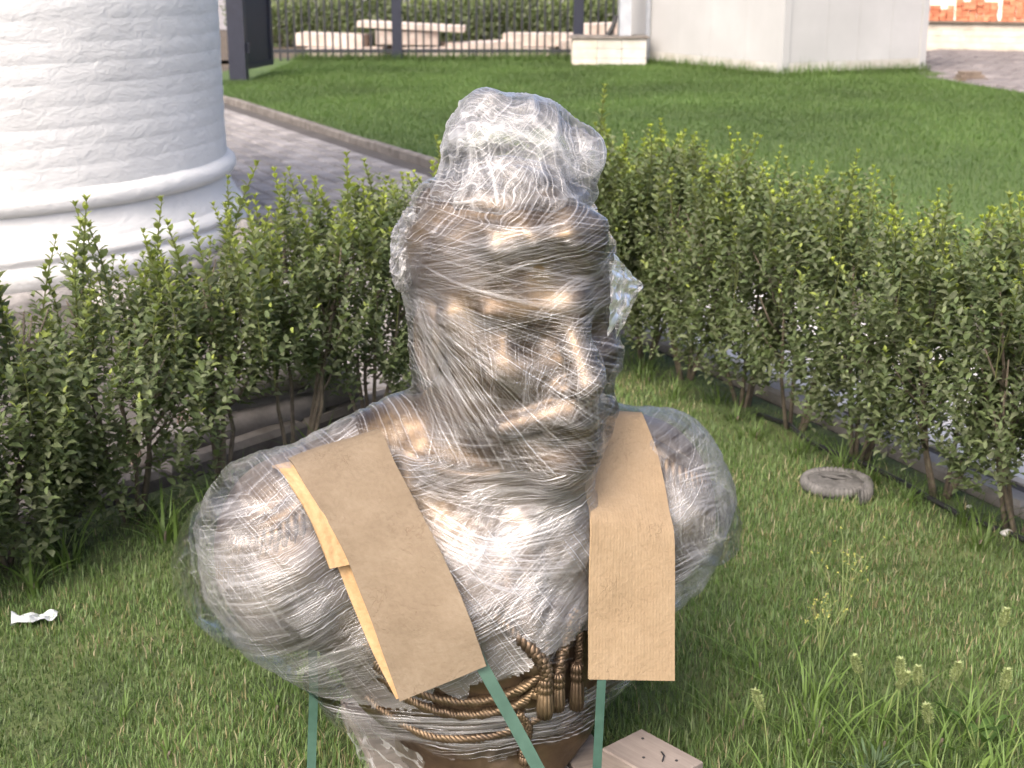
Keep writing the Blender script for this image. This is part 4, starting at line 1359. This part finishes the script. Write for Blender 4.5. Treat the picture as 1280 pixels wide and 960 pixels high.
# ------------------------------------------------------------------ cardboard, straps, pallet
def card_mat(name, c0, c1, c2, flute_dir, flute=150, wr=.2, fa=.05):
    m, nt, out = newmat(name); g = NG(nt)
    p = g.n('ShaderNodeBsdfPrincipled')
    uv = g.n('ShaderNodeUVMap').outputs[0]
    a = g.noise(uv, 9, 5, .6); b = g.noise(uv, 90, 4, .7)
    col = g.ramp(g.rng(g.math('ADD', g.math('MULTIPLY', a, .6), g.math('MULTIPLY', b, .4)), .3, .7), [(0, c0), (.5, c1), (1, c2)])
    # creases: thin dark wandering lines
    cz = g.noise(uv, 14, 4, .6, dist=1.2)
    crk = g.rng(g.math('ABSOLUTE', g.math('SUBTRACT', cz, .5)), 0, .009, wr, 0)
    mk = g.rng(g.noise(uv, 6, 2, .5), .44, .58, .05, 1)
    col = g.mix(g.math('MULTIPLY', crk, mk), col, (.12, .08, .05))
    g.l(col, p.inputs['Base Color'])
    p.inputs['Roughness'].default_value = .85
    p.inputs['Specular IOR Level'].default_value = .2
    d = g.vmath('DOT_PRODUCT', uv, flute_dir).outputs['Value']
    s = g.math('SINE', g.math('MULTIPLY', d, flute * 6.283))
    hh = g.math('ADD', g.math('MULTIPLY', g.math('MULTIPLY', crk, mk), -1.2), g.math('MULTIPLY', s, fa))
    hh = g.math('ADD', hh, g.math('ADD', b, g.math('MULTIPLY', a, 1.3)))
    g.l(g.bump(hh, .45, .0045), p.inputs['Normal'])
    g.l(p.outputs[0], out.inputs[0])
    return m
M['card_grey'] = card_mat('card_grey', (.13, .098, .066), (.162, .126, .087), (.195, .156, .112), (1, .12, 0), 120, .45, .015)
M['card_tan'] = card_mat('card_tan', (.28, .20, .12), (.325, .237, .146), (.37, .275, .175), (1, 0, 0), 140, .3, .04)
M['card_edge'] = card_mat('card_edge', (.28, .175, .085), (.38, .25, .13), (.46, .325, .185), (1, 0, 0), 60, .1, .2)

def strip(name, rows, thick, mat, parent, nsub=8, nacross=8, wav=.0):
    """sheet through rows of (left, right) points, given solid thickness; uv = (across, along) in metres*10"""
    rows = [(Vector(a), Vector(b)) for a, b in rows]
    fine = []
    n = len(rows)
    for i in range(n - 1):
        for t in np.linspace(0, 1, nsub, endpoint=False):
            def cm(k):
                p0, p1, p2, p3 = rows[max(0, i-1)][k], rows[i][k], rows[i+1][k], rows[min(n-1, i+2)][k]
                return .5 * ((2*p1) + (p2-p0)*t + (2*p0-5*p1+4*p2-p3)*t*t + (3*p1-p0-3*p2+p3)*t**3)
            fine.append((cm(0), cm(1)))
    fine.append(rows[-1])
    m = len(fine); V, UV = [], []
    L = 0
    for i, (a, b) in enumerate(fine):
        if i: L += ((a + b) / 2 - (fine[i-1][0] + fine[i-1][1]) / 2).length
        for j in range(nacross + 1):
            s = j / nacross
            V.append(a.lerp(b, s)); UV.append(((s - .5) * (b - a).length, L))
    k = nacross + 1
    N = []
    for i in range(m):
        for j in range(k):
            du = V[i*k+min(j+1, k-1)] - V[i*k+max(j-1, 0)]; dv = V[min(i+1, m-1)*k+j] - V[max(i-1, 0)*k+j]
            N.append(du.cross(dv).normalized())
    for i in range(m * k):
        V[i] = V[i] + N[i] * wav * noise.noise(V[i] * 14)
    nv = m * k
    V2 = V + [V[i] - N[i] * thick for i in range(nv)]
    F = []
    for i in range(m - 1):
        for j in range(k - 1):
            a = i*k+j
            F.append((a, a+1, a+k+1, a+k)); F.append((nv+a, nv+a+k, nv+a+k+1, nv+a+1))
    for i in range(m - 1):
        a = i*k; F.append((a, a+k, nv+a+k, nv+a)); b = i*k+k-1; F.append((b, nv+b, nv+b+k, b+k))
    for j in range(k - 1):
        F.append((j, nv+j, nv+j+1, j+1)); c = (m-1)*k+j; F.append((c, c+1, nv+c+1, nv+c))
    loc = parent.location if parent else Vector((0, 0, 0))
    me = mesh_py(name, [v - loc for v in V2], F)
    uvl = me.uv_layers.new(name='UVMap')
    UV2 = UV + UV
    for lp in me.loops: uvl.data[lp.index].uv = (UV2[lp.vertex_index][0], UV2[lp.vertex_index][1])
    return link_mesh(name, me, mat, parent)

# world-space film tree for resting things on the wrap
mw = Matrix.Translation((BC.x, BC.y, 0)) @ Matrix.Rotation(BYAW, 4, 'Z')
FW = BVHTree.FromPolygons([tuple(mw @ Vector(x)) for x in fv], [tuple(q) for q in fq])
EYE = Vector((0, 0, 1.6))
def at(x, y, Y):
    c, s = math.cos(R(16.5)), math.sin(R(16.5)); u = (x - 640) / 1758; v = (480 - y) / 1758
    d = Vector((u, c + v * s, -s + v * c)); return EYE + d * (Y / d.y)
cardL = empty('cardboard_pad', (-.20, 2.30, .30), 'greyish beige cardboard pad folded over the left shoulder of the wrapped bust', 'cardboard')
strip('top_layer', [((-.47, 2.66, .60), (-.33, 2.74, .63)), ((-.445, 2.55, .680), (-.29, 2.62, .712)),
    ((-0.411, 2.45, 0.728), (-0.249, 2.515, 0.759)), ((-0.37, 2.38, 0.696), (-0.213, 2.435, 0.722)), ((-0.332, 2.345, 0.651), (-0.176, 2.385, 0.67)),
    ((-0.3, 2.325, 0.598), (-0.142, 2.34, 0.623)), ((-0.272, 2.305, 0.533), (-0.105, 2.3, 0.56)), ((-0.24, 2.28, 0.455), (-0.072, 2.268, 0.491)), ((-0.201, 2.262, 0.336), (-0.045, 2.25, 0.413))],
    .004, M['card_grey'], cardL, wav=.003)
strip('folded_layer', [((-.475, 2.56, .655), (-.41, 2.59, .668)), ((-0.437, 2.445, 0.714), (-0.359, 2.48, 0.722)), ((-0.396, 2.378, 0.697), (-0.308, 2.415, 0.700)), ((-0.357, 2.335, 0.648), (-0.276, 2.372, 0.652)), ((-0.325, 2.308, 0.573), (-0.267, 2.338, 0.574))],
    .006, M['card_edge'], cardL, wav=.002)
strip('folded_layer', [((-0.318, 2.34, 0.572), (-0.259, 2.358, 0.574)), ((-0.286, 2.316, 0.496), (-0.215, 2.33, 0.510)), ((-0.247, 2.291, 0.411), (-0.172, 2.30, 0.438)), ((-0.208, 2.274, 0.335), (-0.129, 2.278, 0.372))],
    .007, M['card_edge'], cardL, wav=.002)
cardR = empty('cardboard_pad', (.22, 2.42, .27), 'smooth tan cardboard pad hanging straight down the right shoulder of the wrapped bust', 'cardboard')
rowsR = [((.20, 2.84, .62), (.28, 2.84, .61)), ((.195, 2.76, .702), (.27, 2.76, .698)), ((0.187, 2.68, 0.743), (0.261, 2.68, 0.740)), ((0.158, 2.58, 0.708), (0.282, 2.63, 0.688)), ((0.138, 2.5, 0.664), (0.293, 2.575, 0.644)), ((0.142, 2.42, 0.637), (0.301, 2.53, 0.593)),
    ((0.143, 2.4, 0.601), (0.308, 2.5, 0.557)), ((0.142, 2.39, 0.522), (0.31, 2.48, 0.482)), ((0.142, 2.383, 0.412), (0.312, 2.465, 0.371)), ((0.143, 2.378, 0.318), (0.314, 2.455, 0.273))]
strip('front_layer', rowsR, .0045, M['card_tan'], cardR, wav=.0015)
bk = Vector((.002, .0095, -.003))
strip('back_layer', [(Vector(a) + bk, Vector(b) + bk - Vector((.004, 0, 0))) for a, b in rowsR[2:]], .0045, M['card_tan'], cardR, wav=.0015)

M['strap'] = pmat('green_strap', [(0, (.030, .068, .050)), (.5, (.038, .083, .062)), (1, (.05, .10, .076))], 30, .42, .25, .001, bscale=220)
def strap(pts, w, label, side):
    pts = [Vector(p) for p in pts]
    c = pts[-1]
    rows = [(p - Vector(side) * w / 2, p + Vector(side) * w / 2) for p in pts]

    o = strip('packing_strap', rows, .0009, M['strap'], None, nsub=5, nacross=2)

    o.data.transform(Matrix.Translation(-c)); o.location = c
    return tag(o, label, 'strap', 'green packing straps')
strap([(-.066, 2.272, .43), (-.058, 2.266, .415), (-0.05, 2.26, 0.4), (0., 2.24, 0.31), (0.046, 2.22, 0.225), (.085, 2.20, .15), (.10, 2.20, .06)], .0235, 'green packing strap running slantwise from under the left cardboard pad', (.93, .05, .33))
strap([(.175, 2.412, .345), (0.172, 2.405, 0.33), (0.169, 2.388, 0.311), (.165, 2.37, .23), (0.161, 2.35, 0.145), (.16, 2.345, .05)], .0185, 'green packing strap hanging straight down from under the right cardboard pad', (.93, .36, 0))
strap([(-.388, 2.48, .33), (-.389, 2.48, .28), (-0.390, 2.48, 0.232), (-.397, 2.475, .12), (-0.402, 2.46, 0.015)], .0185, 'green packing strap at the far left below the wrapped shoulder', (.98, -.1, 0))

# pallet under the bust and a loose wood block
def wood(name, c0, c1, c2, sc=30):
    m, nt, out = newmat(name); g = NG(nt); p = g.n('ShaderNodeBsdfPrincipled'); pos = g.coord()
    st = g.vmath('MULTIPLY', pos, (6, 60, 60)).outputs[0]
    a = g.noise(st, 1.5, 5, .6); b = g.noise(pos, 7, 4, .6)
    col = g.ramp(g.rng(g.math('ADD', g.math('MULTIPLY', a, .55), g.math('MULTIPLY', b, .45)), .3, .7), [(0, c0), (.5, c1), (1, c2)])
    g.l(col, p.inputs['Base Color']); p.inputs['Roughness'].default_value = .85
    g.l(g.bump(a, .4, .003), p.inputs['Normal']); g.l(p.outputs[0], out.inputs[0]); return m
M['wood_pale'] = wood('pinkish_wood', (.135, .11, .095), (.185, .155, .135), (.24, .205, .18))
M['wood_dark'] = wood('grey_wood', (.10, .085, .075), (.16, .135, .115), (.23, .195, .165))
pallet = empty('pallet', (BC.x, BC.y, .012), 'weathered grey wooden pallet under the bronze bust', 'pallet', rz=BYAW)
for i in range(5):
    mb = MB(); x0 = -.235 + i * .094
    mb.box((x0 + .003, -.262, .030), (x0 + .088, .26, .048 + (i % 2) * .0015), .002); mb.build('board', M['wood_dark'], pallet)
for y0 in (-.25, -.03, .19):
    mb = MB(); mb.box((-.232, y0, .0), (.232, y0 + .07, .0285)); mb.build('runner', M['wood_dark'], pallet)
blk = empty('wood_block', (.272, 2.44, .015), 'pinkish square wood block with nail holes beside the pallet', 'wood block', rz=math.atan2(-.75, .66))
mb = MB(); mb.bevbox((-.08, -.058, .0), (.085, .058, .105), .003); mb.build('block_body', M['wood_pale'], blk)
for (x, y) in ((-.05, .03), (.0, -.02), (.05, .02)):
    mb = MB(); mb.tube([(x, y, .104), (x, y, .1062)], [.0035, .003], 8); mb.build('nail', M['black'], blk)
mb = MB(); mb.tube([(.01, .02, .1063), (.025, .012, .108), (.035, -.004, .1065)], .0018, 5); mb.build('staple', M['black'], blk)
# ------------------------------------------------------------------ grass
def blades(name, pos, length, width, lean, az, col, parent_kind=True, seg=2):
    n = len(pos)
    ca, sa = np.cos(az), np.sin(az)
    d = np.stack([ca, sa, np.zeros(n)], 1); s = np.stack([-sa, ca, np.zeros(n)], 1)
    V = np.zeros((n, 2 * seg + 1, 3))
    for k in range(seg + 1):
        t = k / seg
        hor = lean * length * t * t; ver = length * t * (1 - .28 * np.minimum(lean, 1.2) * t)
        c = pos + d * hor[:, None]; c[:, 2] += ver
        w = width * (1 - t ** 1.6) * .5
        if k < seg:
            V[:, 2 * k] = c - s * w[:, None]; V[:, 2 * k + 1] = c + s * w[:, None]
        else:
            V[:, 2 * k] = c
    base = (np.arange(n) * (2 * seg + 1))[:, None]
    quads = [np.stack([base[:, 0] + 2 * k, base[:, 0] + 2 * k + 1, base[:, 0] + 2 * k + 3, base[:, 0] + 2 * k + 2], 1) for k in range(seg - 1)]
    tri = np.stack([base[:, 0] + 2 * seg - 2, base[:, 0] + 2 * seg - 1, base[:, 0] + 2 * seg], 1)
    C = np.repeat(col, 2 * seg + 1, axis=0)
    me = mesh_np(name, V.reshape(-1, 3), quads + [tri], False, col=C)
    return me
def vnoise(x, y, s, seed=0):
    return np.array([noise.noise(Vector((a * s + seed, b * s, seed * .37))) for a, b in zip(x, y)])
GREENS = np.array([(.086, .150, .044), (.106, .172, .052), (.128, .192, .062), (.102, .154, .058), (.152, .204, .082)])
STRAW = np.array([(.30, .26, .15), (.24, .21, .11), (.36, .32, .21)])
def grasscol(n, straw, rng):
    c = GREENS[rng.integers(0, len(GREENS), n)] * rng.uniform(.8, 1.25, (n, 1))
    st = STRAW[rng.integers(0, 3, n)] * rng.uniform(.7, 1.1, (n, 1))
    k = (rng.uniform(0, 1, n) < straw)[:, None]
    return np.where(k, st, c)
rng = np.random.default_rng(3)
N = 270000
gx = rng.uniform(-1.9, 1.95, N); gy = rng.uniform(2.12, 6.0, N)
keep = rng.uniform(0, 1, N) < np.clip(1.5 - (gy - 2.1) * .30, .35, 1)
relx, rely = gx - CORNER.x, gy - CORNER.y
rdist = -(relx * (-RH.y) + rely * RH.x)        # distance inside the right hedge line
ldist = -(relx * LH.y - rely * LH.x)
keep &= (rdist > -.06) & (ldist > -.10)
keep &= np.abs(gx) < .40 * gy + .12
rb = np.hypot(gx - BC.x, gy - BC.y); keep &= rb > .20
bare = vnoise(gx[keep], gy[keep], 3.0, 2)
gx, gy, rdist, ldist = gx[keep], gy[keep], rdist[keep], ldist[keep]
hedge_near = np.minimum(rdist, ldist)
ok = (rng.uniform(0, 1, len(gx)) > np.clip(.75 - hedge_near * 2.2, .0, .75)) & (rng.uniform(0, 1, len(gx)) < np.clip(1.0 + bare * .5, .6, 1))
gx, gy, bare, hedge_near = gx[ok], gy[ok], bare[ok], hedge_near[ok]
n = len(gx)
patch = vnoise(gx, gy, 1.6, 5)
near_pit = np.exp(-((gx - .55) ** 2 + (gy - 2.45) ** 2) / .25)
ln = (.026 + .010 * patch + .018 * near_pit) * rng.uniform(.6, 1.5, n)
straw = np.clip(.06 + bare * .22 + patch * .08 + np.exp(-((gx - 1.05) ** 2 + (gy - 3.6) ** 2) / .12) * .2, .02, .5)
col = grasscol(n, straw, rng) * (1 + .35 * patch + .2 * bare)[:, None]
me = blades('near_grass', np.stack([gx, gy, np.full(n, .012)], 1), ln, rng.uniform(.0024, .0044, n), rng.uniform(.05, .8, n), rng.uniform(0, 6.283, n), col)
tag(link_mesh('near_grass', me, M['grass']), 'short lawn grass with dry straw blades around the bust', 'grass', kind='stuff')

# far lawn
N = 520000
fx = rng.uniform(-5.2, 9.5, N); fy = 7.0 + (25.6 - 7.0) * rng.uniform(0, 1, N) ** .8
kd = (fx - K0.x) * ND.x + (fy - K0.y) * ND.y
k = (kd > .06) & (np.abs(fx) < .40 * fy + .2)
k &= ~((fx > 6.62 - (fy - 18.56) * .197) & (fy < 21.3) & (fy > 12)) & ~((fx > 6.5) & (fy >= 21.2))
u = (fx - CC.x) * math.cos(R(28)) + (fy - CC.y) * math.sin(R(28)); w = -(fx - CC.x) * math.sin(R(28)) + (fy - CC.y) * math.cos(R(28))
k &= ~((u > 0) & (u < W_) & (w > 0) & (w < L_))
k &= ~((fx < -3.78) & (fy > 20.6))
fx, fy = fx[k], fy[k]; n = len(fx)
pt = vnoise(fx, fy, .55, 3) + .5 * vnoise(fx, fy, 2.1, 7)
ln = (.045 + .012 * pt) * rng.uniform(.6, 1.4, n) * (1 + (fy > 20) * .25)
FG = np.array([(.064, .117, .029), (.075, .130, .034), (.086, .140, .040), (.10, .147, .047)])
col = FG[rng.integers(0, 4, n)] * rng.uniform(.9, 1.1, (n, 1)) * (1 + .40 * pt)[:, None]
# longer uncut grass along the cabin, pier and fence feet
ul = u[k]; wl = w[k]
near_c = ((ul > -.25) & (ul < W_ + .1) & (wl > -.30) & (wl <= .02)) | ((ul > -.25) & (ul <= .02) & (wl > -.2) & (wl < L_))
near_f = (fy > 24.85) & (fy < 25.4) & (fx < 1.9)
ln = np.where(near_c | near_f, ln * rng.uniform(1.5, 4.0, n), ln)
me = blades('far_grass', np.stack([fx, fy, np.full(n, .028)], 1), ln, rng.uniform(.004, .0075, n) * (.6 + fy / 20), rng.uniform(.1, .9, n), rng.uniform(0, 6.283, n), col, seg=1)
tag(link_mesh('far_grass', me, M['grass']), 'even mown green lawn between the path kerb and the cabin', 'grass', kind='stuff')

# tall clumps
def clump(x, y, nb, L, spread, label, wid=.009, group='tall grass clumps', tone=1.0, cat='grass clump', name='grass_clump', seed=0):
    r_ = np.random.default_rng(seed + int(abs(x * 1000 + y * 77)))
    root = empty(name, (x, y, .012), label, cat, group)
    a = r_.uniform(0, 6.283, nb); rad = r_.uniform(0, spread, nb)
    pos = np.stack([np.cos(a) * rad, np.sin(a) * rad, np.zeros(nb)], 1)
    c = np.array([.10, .16, .04]) * tone * r_.uniform(.75, 1.3, (nb, 1))
    me = blades('blades', pos, L * r_.uniform(.5, 1.15, nb), wid * r_.uniform(.6, 1.2, nb), r_.uniform(.25, 1.25, nb), a + r_.normal(0, .5, nb), c, seg=6)
    link_mesh('blades', me, M['grass'], root)
    mb = MB(); mb.tube([(0, 0, 0), (.005, .004, L * .22)], [.006, .003], 5); mb.build('root_crown', M['bark'], root)
    return root
lb = 'clump of long bright grass blades under the left hedge'
for i in range(11):
    t = 1.9 + i * .20 + random.uniform(-.06, .06); q = CORNER + LH * t + Vector((.13, -.10)) * random.uniform(.6, 1.9)
    clump(q.x, q.y, 26, random.uniform(.13, .22), .05, lb + ', %s from the bust' % ordn[i], .010, 'long grass under the left hedge')
lb = 'clump of long grass blades under the right hedge'
for i in range(14):
    t = .35 + i * .19 + random.uniform(-.06, .06); q = CORNER + RH * t + Vector((-.12, -.06)) * random.uniform(.4, 1.6)
    clump(q.x, q.y, 30, random.uniform(.10, .18), .06, lb + ', %s from the hedge corner' % ordn[i], .006, 'long grass under the right hedge', .85)
lb = 'clump of tall weedy grass in the lower right corner, %s from its left end'
for i, (x, y, L) in enumerate(sorted(((.62, 2.62, .17), (.75, 2.52, .16), (.9, 2.62, .18), (.98, 2.5, .16), (.55, 2.42, .15), (.80, 2.74, .15), (.68, 2.80, .17), (.85, 2.40, .15), (.58, 2.98, .12), (.50, 2.72, .12), (1.02, 2.74, .12), (.70, 2.36, .14), (.95, 2.36, .15), (1.08, 2.58, .14), (.66, 2.70, .15), (.78, 2.62, .14)), key=lambda c: c[0] / c[1])):
    clump(x, y, 30, L * .85, .11, lb % ordn[i], .006, 'weedy grass in the lower right corner', 1.15)
for i in range(9):      # beside the bust on the left
    clump(-.98 + i * .065, random.uniform(2.35, 2.85), 14, .08, .05, 'small tuft of longer lawn grass left of the bust, %s from the left picture edge' % ordn[i], .005, 'tufts left of the bust', 1.05)

# foxtail grasses
def foxtail(x, y, H, dx, dy, label):
    root = empty('foxtail_grass', (x, y, .012), label, 'foxtail', 'foxtail grasses in the lower right corner')
    top = Vector((dx, dy, H))
    mb = MB(); mb.tube([(0, 0, 0), (dx * .2, dy * .2, H * .45), (dx * .6, dy * .6, H * .85), tuple(top)], [.0016, .0014, .0012, .001], 5)
    o = mb.build('stem', M['fox'], root)
    d = Vector((dx * .8, dy * .8, H * .35)).normalized() * .044
    P, D, L = [], [], []
    r_ = np.random.default_rng(int(x * 999))
    for i in range(380):
        t = r_.uniform(0, 1); a = r_.uniform(0, 6.283)
        rad = .005 * math.sin(math.pi * min(1, .15 + t * .8))
        c = np.array(top + d * t); sd = np.array([math.cos(a), math.sin(a), .0])
        P.append(c + sd * rad); D.append(sd * .8 + np.array(d) / .044 * .7); L.append(r_.uniform(.006, .012))
    L = np.array(L); nn = len(L)
    colr = np.array([.36, .41, .21]) * r_.uniform(.7, 1.25, (nn, 1))
    me = leaves_mesh('seed_head', np.array(P), np.array(D), L, L * .22, colr, np.zeros(nn))
    link_mesh('seed_head', me, M['grass'], root)
    me = blades('leaf', np.zeros((4, 3)), np.array([.12, .10, .13, .09]), np.full(4, .007), np.array([.6, .9, .4, 1.0]), r_.uniform(0, 6.28, 4), np.array([.10, .16, .04]) * np.ones((4, 1)), seg=6)
    link_mesh('leaf', me, M['grass'], root)
M['fox'] = pmat('foxtail_stem', [(0, (.12, .17, .05)), (1, (.2, .24, .09))], 30, .6, 0)
fx_lab = 'foxtail grass with a pale bristly seed head in the lower right corner'
for i, (x, y, dx, dy) in enumerate(sorted(((1.11, 2.93, .015, .01), (.76, 2.70, -.02, .0), (.80, 2.69, .02, -.01), (.823, 2.68, .0, .005), (.86, 2.66, -.005, .0), (.926, 2.69, .012, .0), (.855, 2.53, -.012, .0), (.526, 2.54, -.02, .01), (1.0, 2.51, .035, .0), (1.03, 2.66, .01, .01)), key=lambda c: (c[0] + c[2]) / c[1])):
    foxtail(x, y, random.uniform(.115, .145), dx, dy, fx_lab + ', %s from the left' % ordn[i])

# wispy flowering weeds
def weed(x, y, H, label, seed):
    r_ = random.Random(seed)
    root = empty('flowering_weed', (x, y, .012), label, 'weed', 'wispy weeds right of the bust')
    mb = MB(); tips = []
    for i in range(5):
        a = r_.uniform(0, 6.28); e = Vector((math.cos(a) * H * .35, math.sin(a) * H * .35, H * r_.uniform(.7, 1.1)))
        mb.tube([(0, 0, 0), tuple(e * .5 + Vector((0, 0, H * .1))), tuple(e)], [.0016, .0012, .0007], 4)
        for j in range(5):
            p = e * r_.uniform(.5, 1.0); b = p + Vector((r_.uniform(-.03, .03), r_.uniform(-.03, .03), r_.uniform(.01, .035)))
            mb.tube([tuple(p), tuple(b)], [.0008, .0006], 4); tips.append(b)
    mb.build('stems', M['fox'], root)
    P = np.array([tuple(t) for t in tips for _ in range(3)]); n_ = len(P)
    rg = np.random.default_rng(seed)
    me = leaves_mesh('buds', P, rg.normal(0, 1, (n_, 3)), np.full(n_, .006), np.full(n_, .005), np.array([.42, .42, .12]) * rg.uniform(.7, 1.2, (n_, 1)), np.zeros(n_))
    link_mesh('buds', me, M['grass'], root)
weed(.83, 3.22, .22, 'tall wispy weed with tiny yellow buds in the open lawn right of the bust', 3)
weed(.74, 3.05, .15, 'lower wispy weed with pale buds just left of the tall wispy weed', 4)

# broad-leaved weeds: bluish feathery plants at the bottom and wide leaves
def broad(x, y, n_, L, rgb, label, seed, wr=.3):
    rg = np.random.default_rng(seed)
    root = empty('leafy_weed', (x, y, .012), label, 'weed')
    a = rg.uniform(0, 6.28, n_); el = rg.uniform(.1, 1.1, n_); rad = rg.uniform(0, .07, n_)
    P = np.stack([np.cos(a) * rad, np.sin(a) * rad, rg.uniform(0, .07, n_)], 1)
    D = np.stack([np.cos(a) * np.cos(el), np.sin(a) * np.cos(el), np.sin(el)], 1)
    ln = L * rg.uniform(.6, 1.2, n_)
    link_mesh('leaves', leaves_mesh('leaves', P, D, ln, ln * wr, np.array(rgb) * rg.uniform(.7, 1.25, (n_, 1)), rg.uniform(-.4, .4, n_)), M['leaf'], root)
    mb = MB()
    for k_ in range(5): mb.tube([(0, 0, 0), (math.cos(k_ * 1.3) * .04, math.sin(k_ * 1.3) * .04, .08)], [.002, .001], 4)
    mb.build('stems', M['fox'], root)
broad(.47, 2.33, 110, .035, (.06, .095, .06), 'low bluish feathery weed just right of the wood block', 1, .16)
broad(.60, 2.34, 110, .035, (.065, .10, .06), 'bluish feathery weed to the right of the first one at the bottom edge', 2, .16)
broad(.72, 2.46, 120, .04, (.07, .11, .055), 'large bluish weed below the row of foxtails', 5, .18)
broad(.98, 2.62, 9, .07, (.07, .13, .035), 'broad dark green leaves beside the foxtails near the right edge', 3, .42)
broad(.88, 2.45, 7, .05, (.12, .19, .04), 'broad bright green leaves at the bottom right', 4, .3)
for i in range(6):
    q = CORNER + LH * (2.0 + i * .3) + Vector((.06, -.04)); broad(q.x, q.y, 60, .03, (.05, .075, .03), '%s small-leaved weed under the left hedge, counted from the bust' % ordn[i], 20 + i, .5)

# ribbed stone ornament lying in the grass
orn = empty('ribbed_ornament', (1.02, 4.17, .004), 'round grey ribbed stone ornament lying flat in the grass by the right hedge', 'ornament', rz=-.12)
M['orn'] = pmat('weathered_stone', [(0, (.06, .058, .056)), (.5, (.10, .097, .093)), (1, (.145, .14, .135))], 22, .9, .5, .004)
v, f = [], []
NA, NS = 260, 12
for i in range(NA + 1):
    t = i / NA; a_ = math.pi * (1.78 - 2.25 * t)
    rad = .094 + .026 * max(0, (t - .72) / .28) ** 1.2
    cx_, cy_ = rad * math.cos(a_), rad * math.sin(a_) * .98
    if t > .86: cx_ += (t - .86) * .36
    rib = .78 + .22 * (0.5 + .5 * math.sin(t * 2 * math.pi * 50))
    tr = .019 * (.8 + .5 * t) * rib
    for k_ in range(NS):
        b_ = 2 * math.pi * k_ / NS
        rr_ = rad + tr * .85 * math.cos(b_)
        v.append((cx_ + tr * .85 * math.cos(b_) * math.cos(a_), cy_ + tr * .85 * math.cos(b_) * math.sin(a_), .034 + tr * 1.15 * math.sin(b_)))
for i in range(NA):
    for k_ in range(NS):
        f.append([i * NS + k_, i * NS + (k_ + 1) % NS, (i + 1) * NS + (k_ + 1) % NS, (i + 1) * NS + k_])
f.append(list(range(NS))); f.append([NA * NS + k_ for k_ in range(NS)][::-1])
link_mesh('ribbed_whorl', mesh_py('ribbed_whorl', v, f, True), M['orn'], orn)
v, f = revolve([(.0, .045), (.02, .050), (.035, .044), (.05, .050), (.066, .047), (.088, .046), (.095, .0)], 40, .004, 3)
link_mesh('centre_disc', mesh_py('centre_disc', v, f, True), M['orn'], orn)
mb = MB(); mb.tube([(-.05, .03, .05), (-.01, .0, .056), (.03, -.012, .053)], [.004, .007, .004], 6); mb.build('relief_ridge', M['orn'], orn, True)
mb = MB(); mb.tube([(.0, .04, .048), (.035, .03, .054), (.055, .005, .05)], [.004, .006, .004], 6); mb.build('relief_ridge', M['orn'], orn, True)

# crumpled scrap, pebbles, drip hose
v, f = [], []
n_ = 12
for i in range(n_ + 1):
    for j in range(n_ + 1):
        x_, y_ = (i / n_ - .5) * .11, (j / n_ - .5) * .05
        v.append((x_, y_, .022 + .022 * noise.noise(Vector((x_ * 40, y_ * 40, 1))) + .02 * abs(noise.noise(Vector((x_ * 22, y_ * 30, 5))))))
for i in range(n_):
    for j in range(n_): f.append([i * (n_ + 1) + j, (i + 1) * (n_ + 1) + j, (i + 1) * (n_ + 1) + j + 1, i * (n_ + 1) + j + 1])
M['scrap'] = pmat('white_scrap', [(0, (.34, .37, .38)), (1, (.46, .48, .5))], 20, .5, .2, .003)
o = link_mesh('plastic_scrap', mesh_py('plastic_scrap', v, f), M['scrap']); o.location = (-1.20, 3.22, .012); o.rotation_euler = (0, 0, .2)
tag(o, 'crumpled pale plastic scrap lying in the grass at the left edge', 'litter')
pts = []
for i in range(16):
    q = CORNER + RH * (1.1 + i * .16) + Vector((-.035 + .025 * math.sin(i * 1.7), -.02))
    pts.append((q.x, q.y, .026 + .006 * math.sin(i * 2.3)))
c0 = Vector(pts[8]); mb = MB(); mb.tube([Vector(p) - Vector((c0.x, c0.y, 0)) for p in pts], .009, 8)
o = mb.build('drip_hose', M['black'], None, True, (c0.x, c0.y, 0)); tag(o, 'black drip hose lying along the foot of the right hedge', 'hose')
M['pebble'] = pmat('white_pebble', [(0, (.45, .44, .43)), (1, (.6, .59, .58))], 12, .7, .2, .003)
def pebble(x, y, s, label):
    v, f = [], []
    for i in range(7):
        th = math.pi * i / 6
        for j in range(9):
            ph = 2 * math.pi * j / 9; d = Vector((math.sin(th) * math.cos(ph), math.sin(th) * math.sin(ph), math.cos(th)))
            k_ = 1 + .3 * noise.noise(d * 2 + Vector((x * 30, 0, 0))); v.append((d.x * s * k_ * 1.3, d.y * s * k_, d.z * s * .7 * k_ + s * .5))
    for i in range(6):
        for j in range(9): f.append([i * 9 + j, (i + 1) * 9 + j, (i + 1) * 9 + (j + 1) % 9, i * 9 + (j + 1) % 9])
    o = link_mesh('pebble', mesh_py('pebble', v, f, True), M['pebble']); o.location = (x, y, .014); tag(o, label, 'pebble', 'white pebbles')
pebble(1.44, 3.80, .016, 'white pebble beside the black drip hose near the right edge')
pebble(1.40, 4.02, .008, 'tiny white pebble behind the larger one by the right hedge')
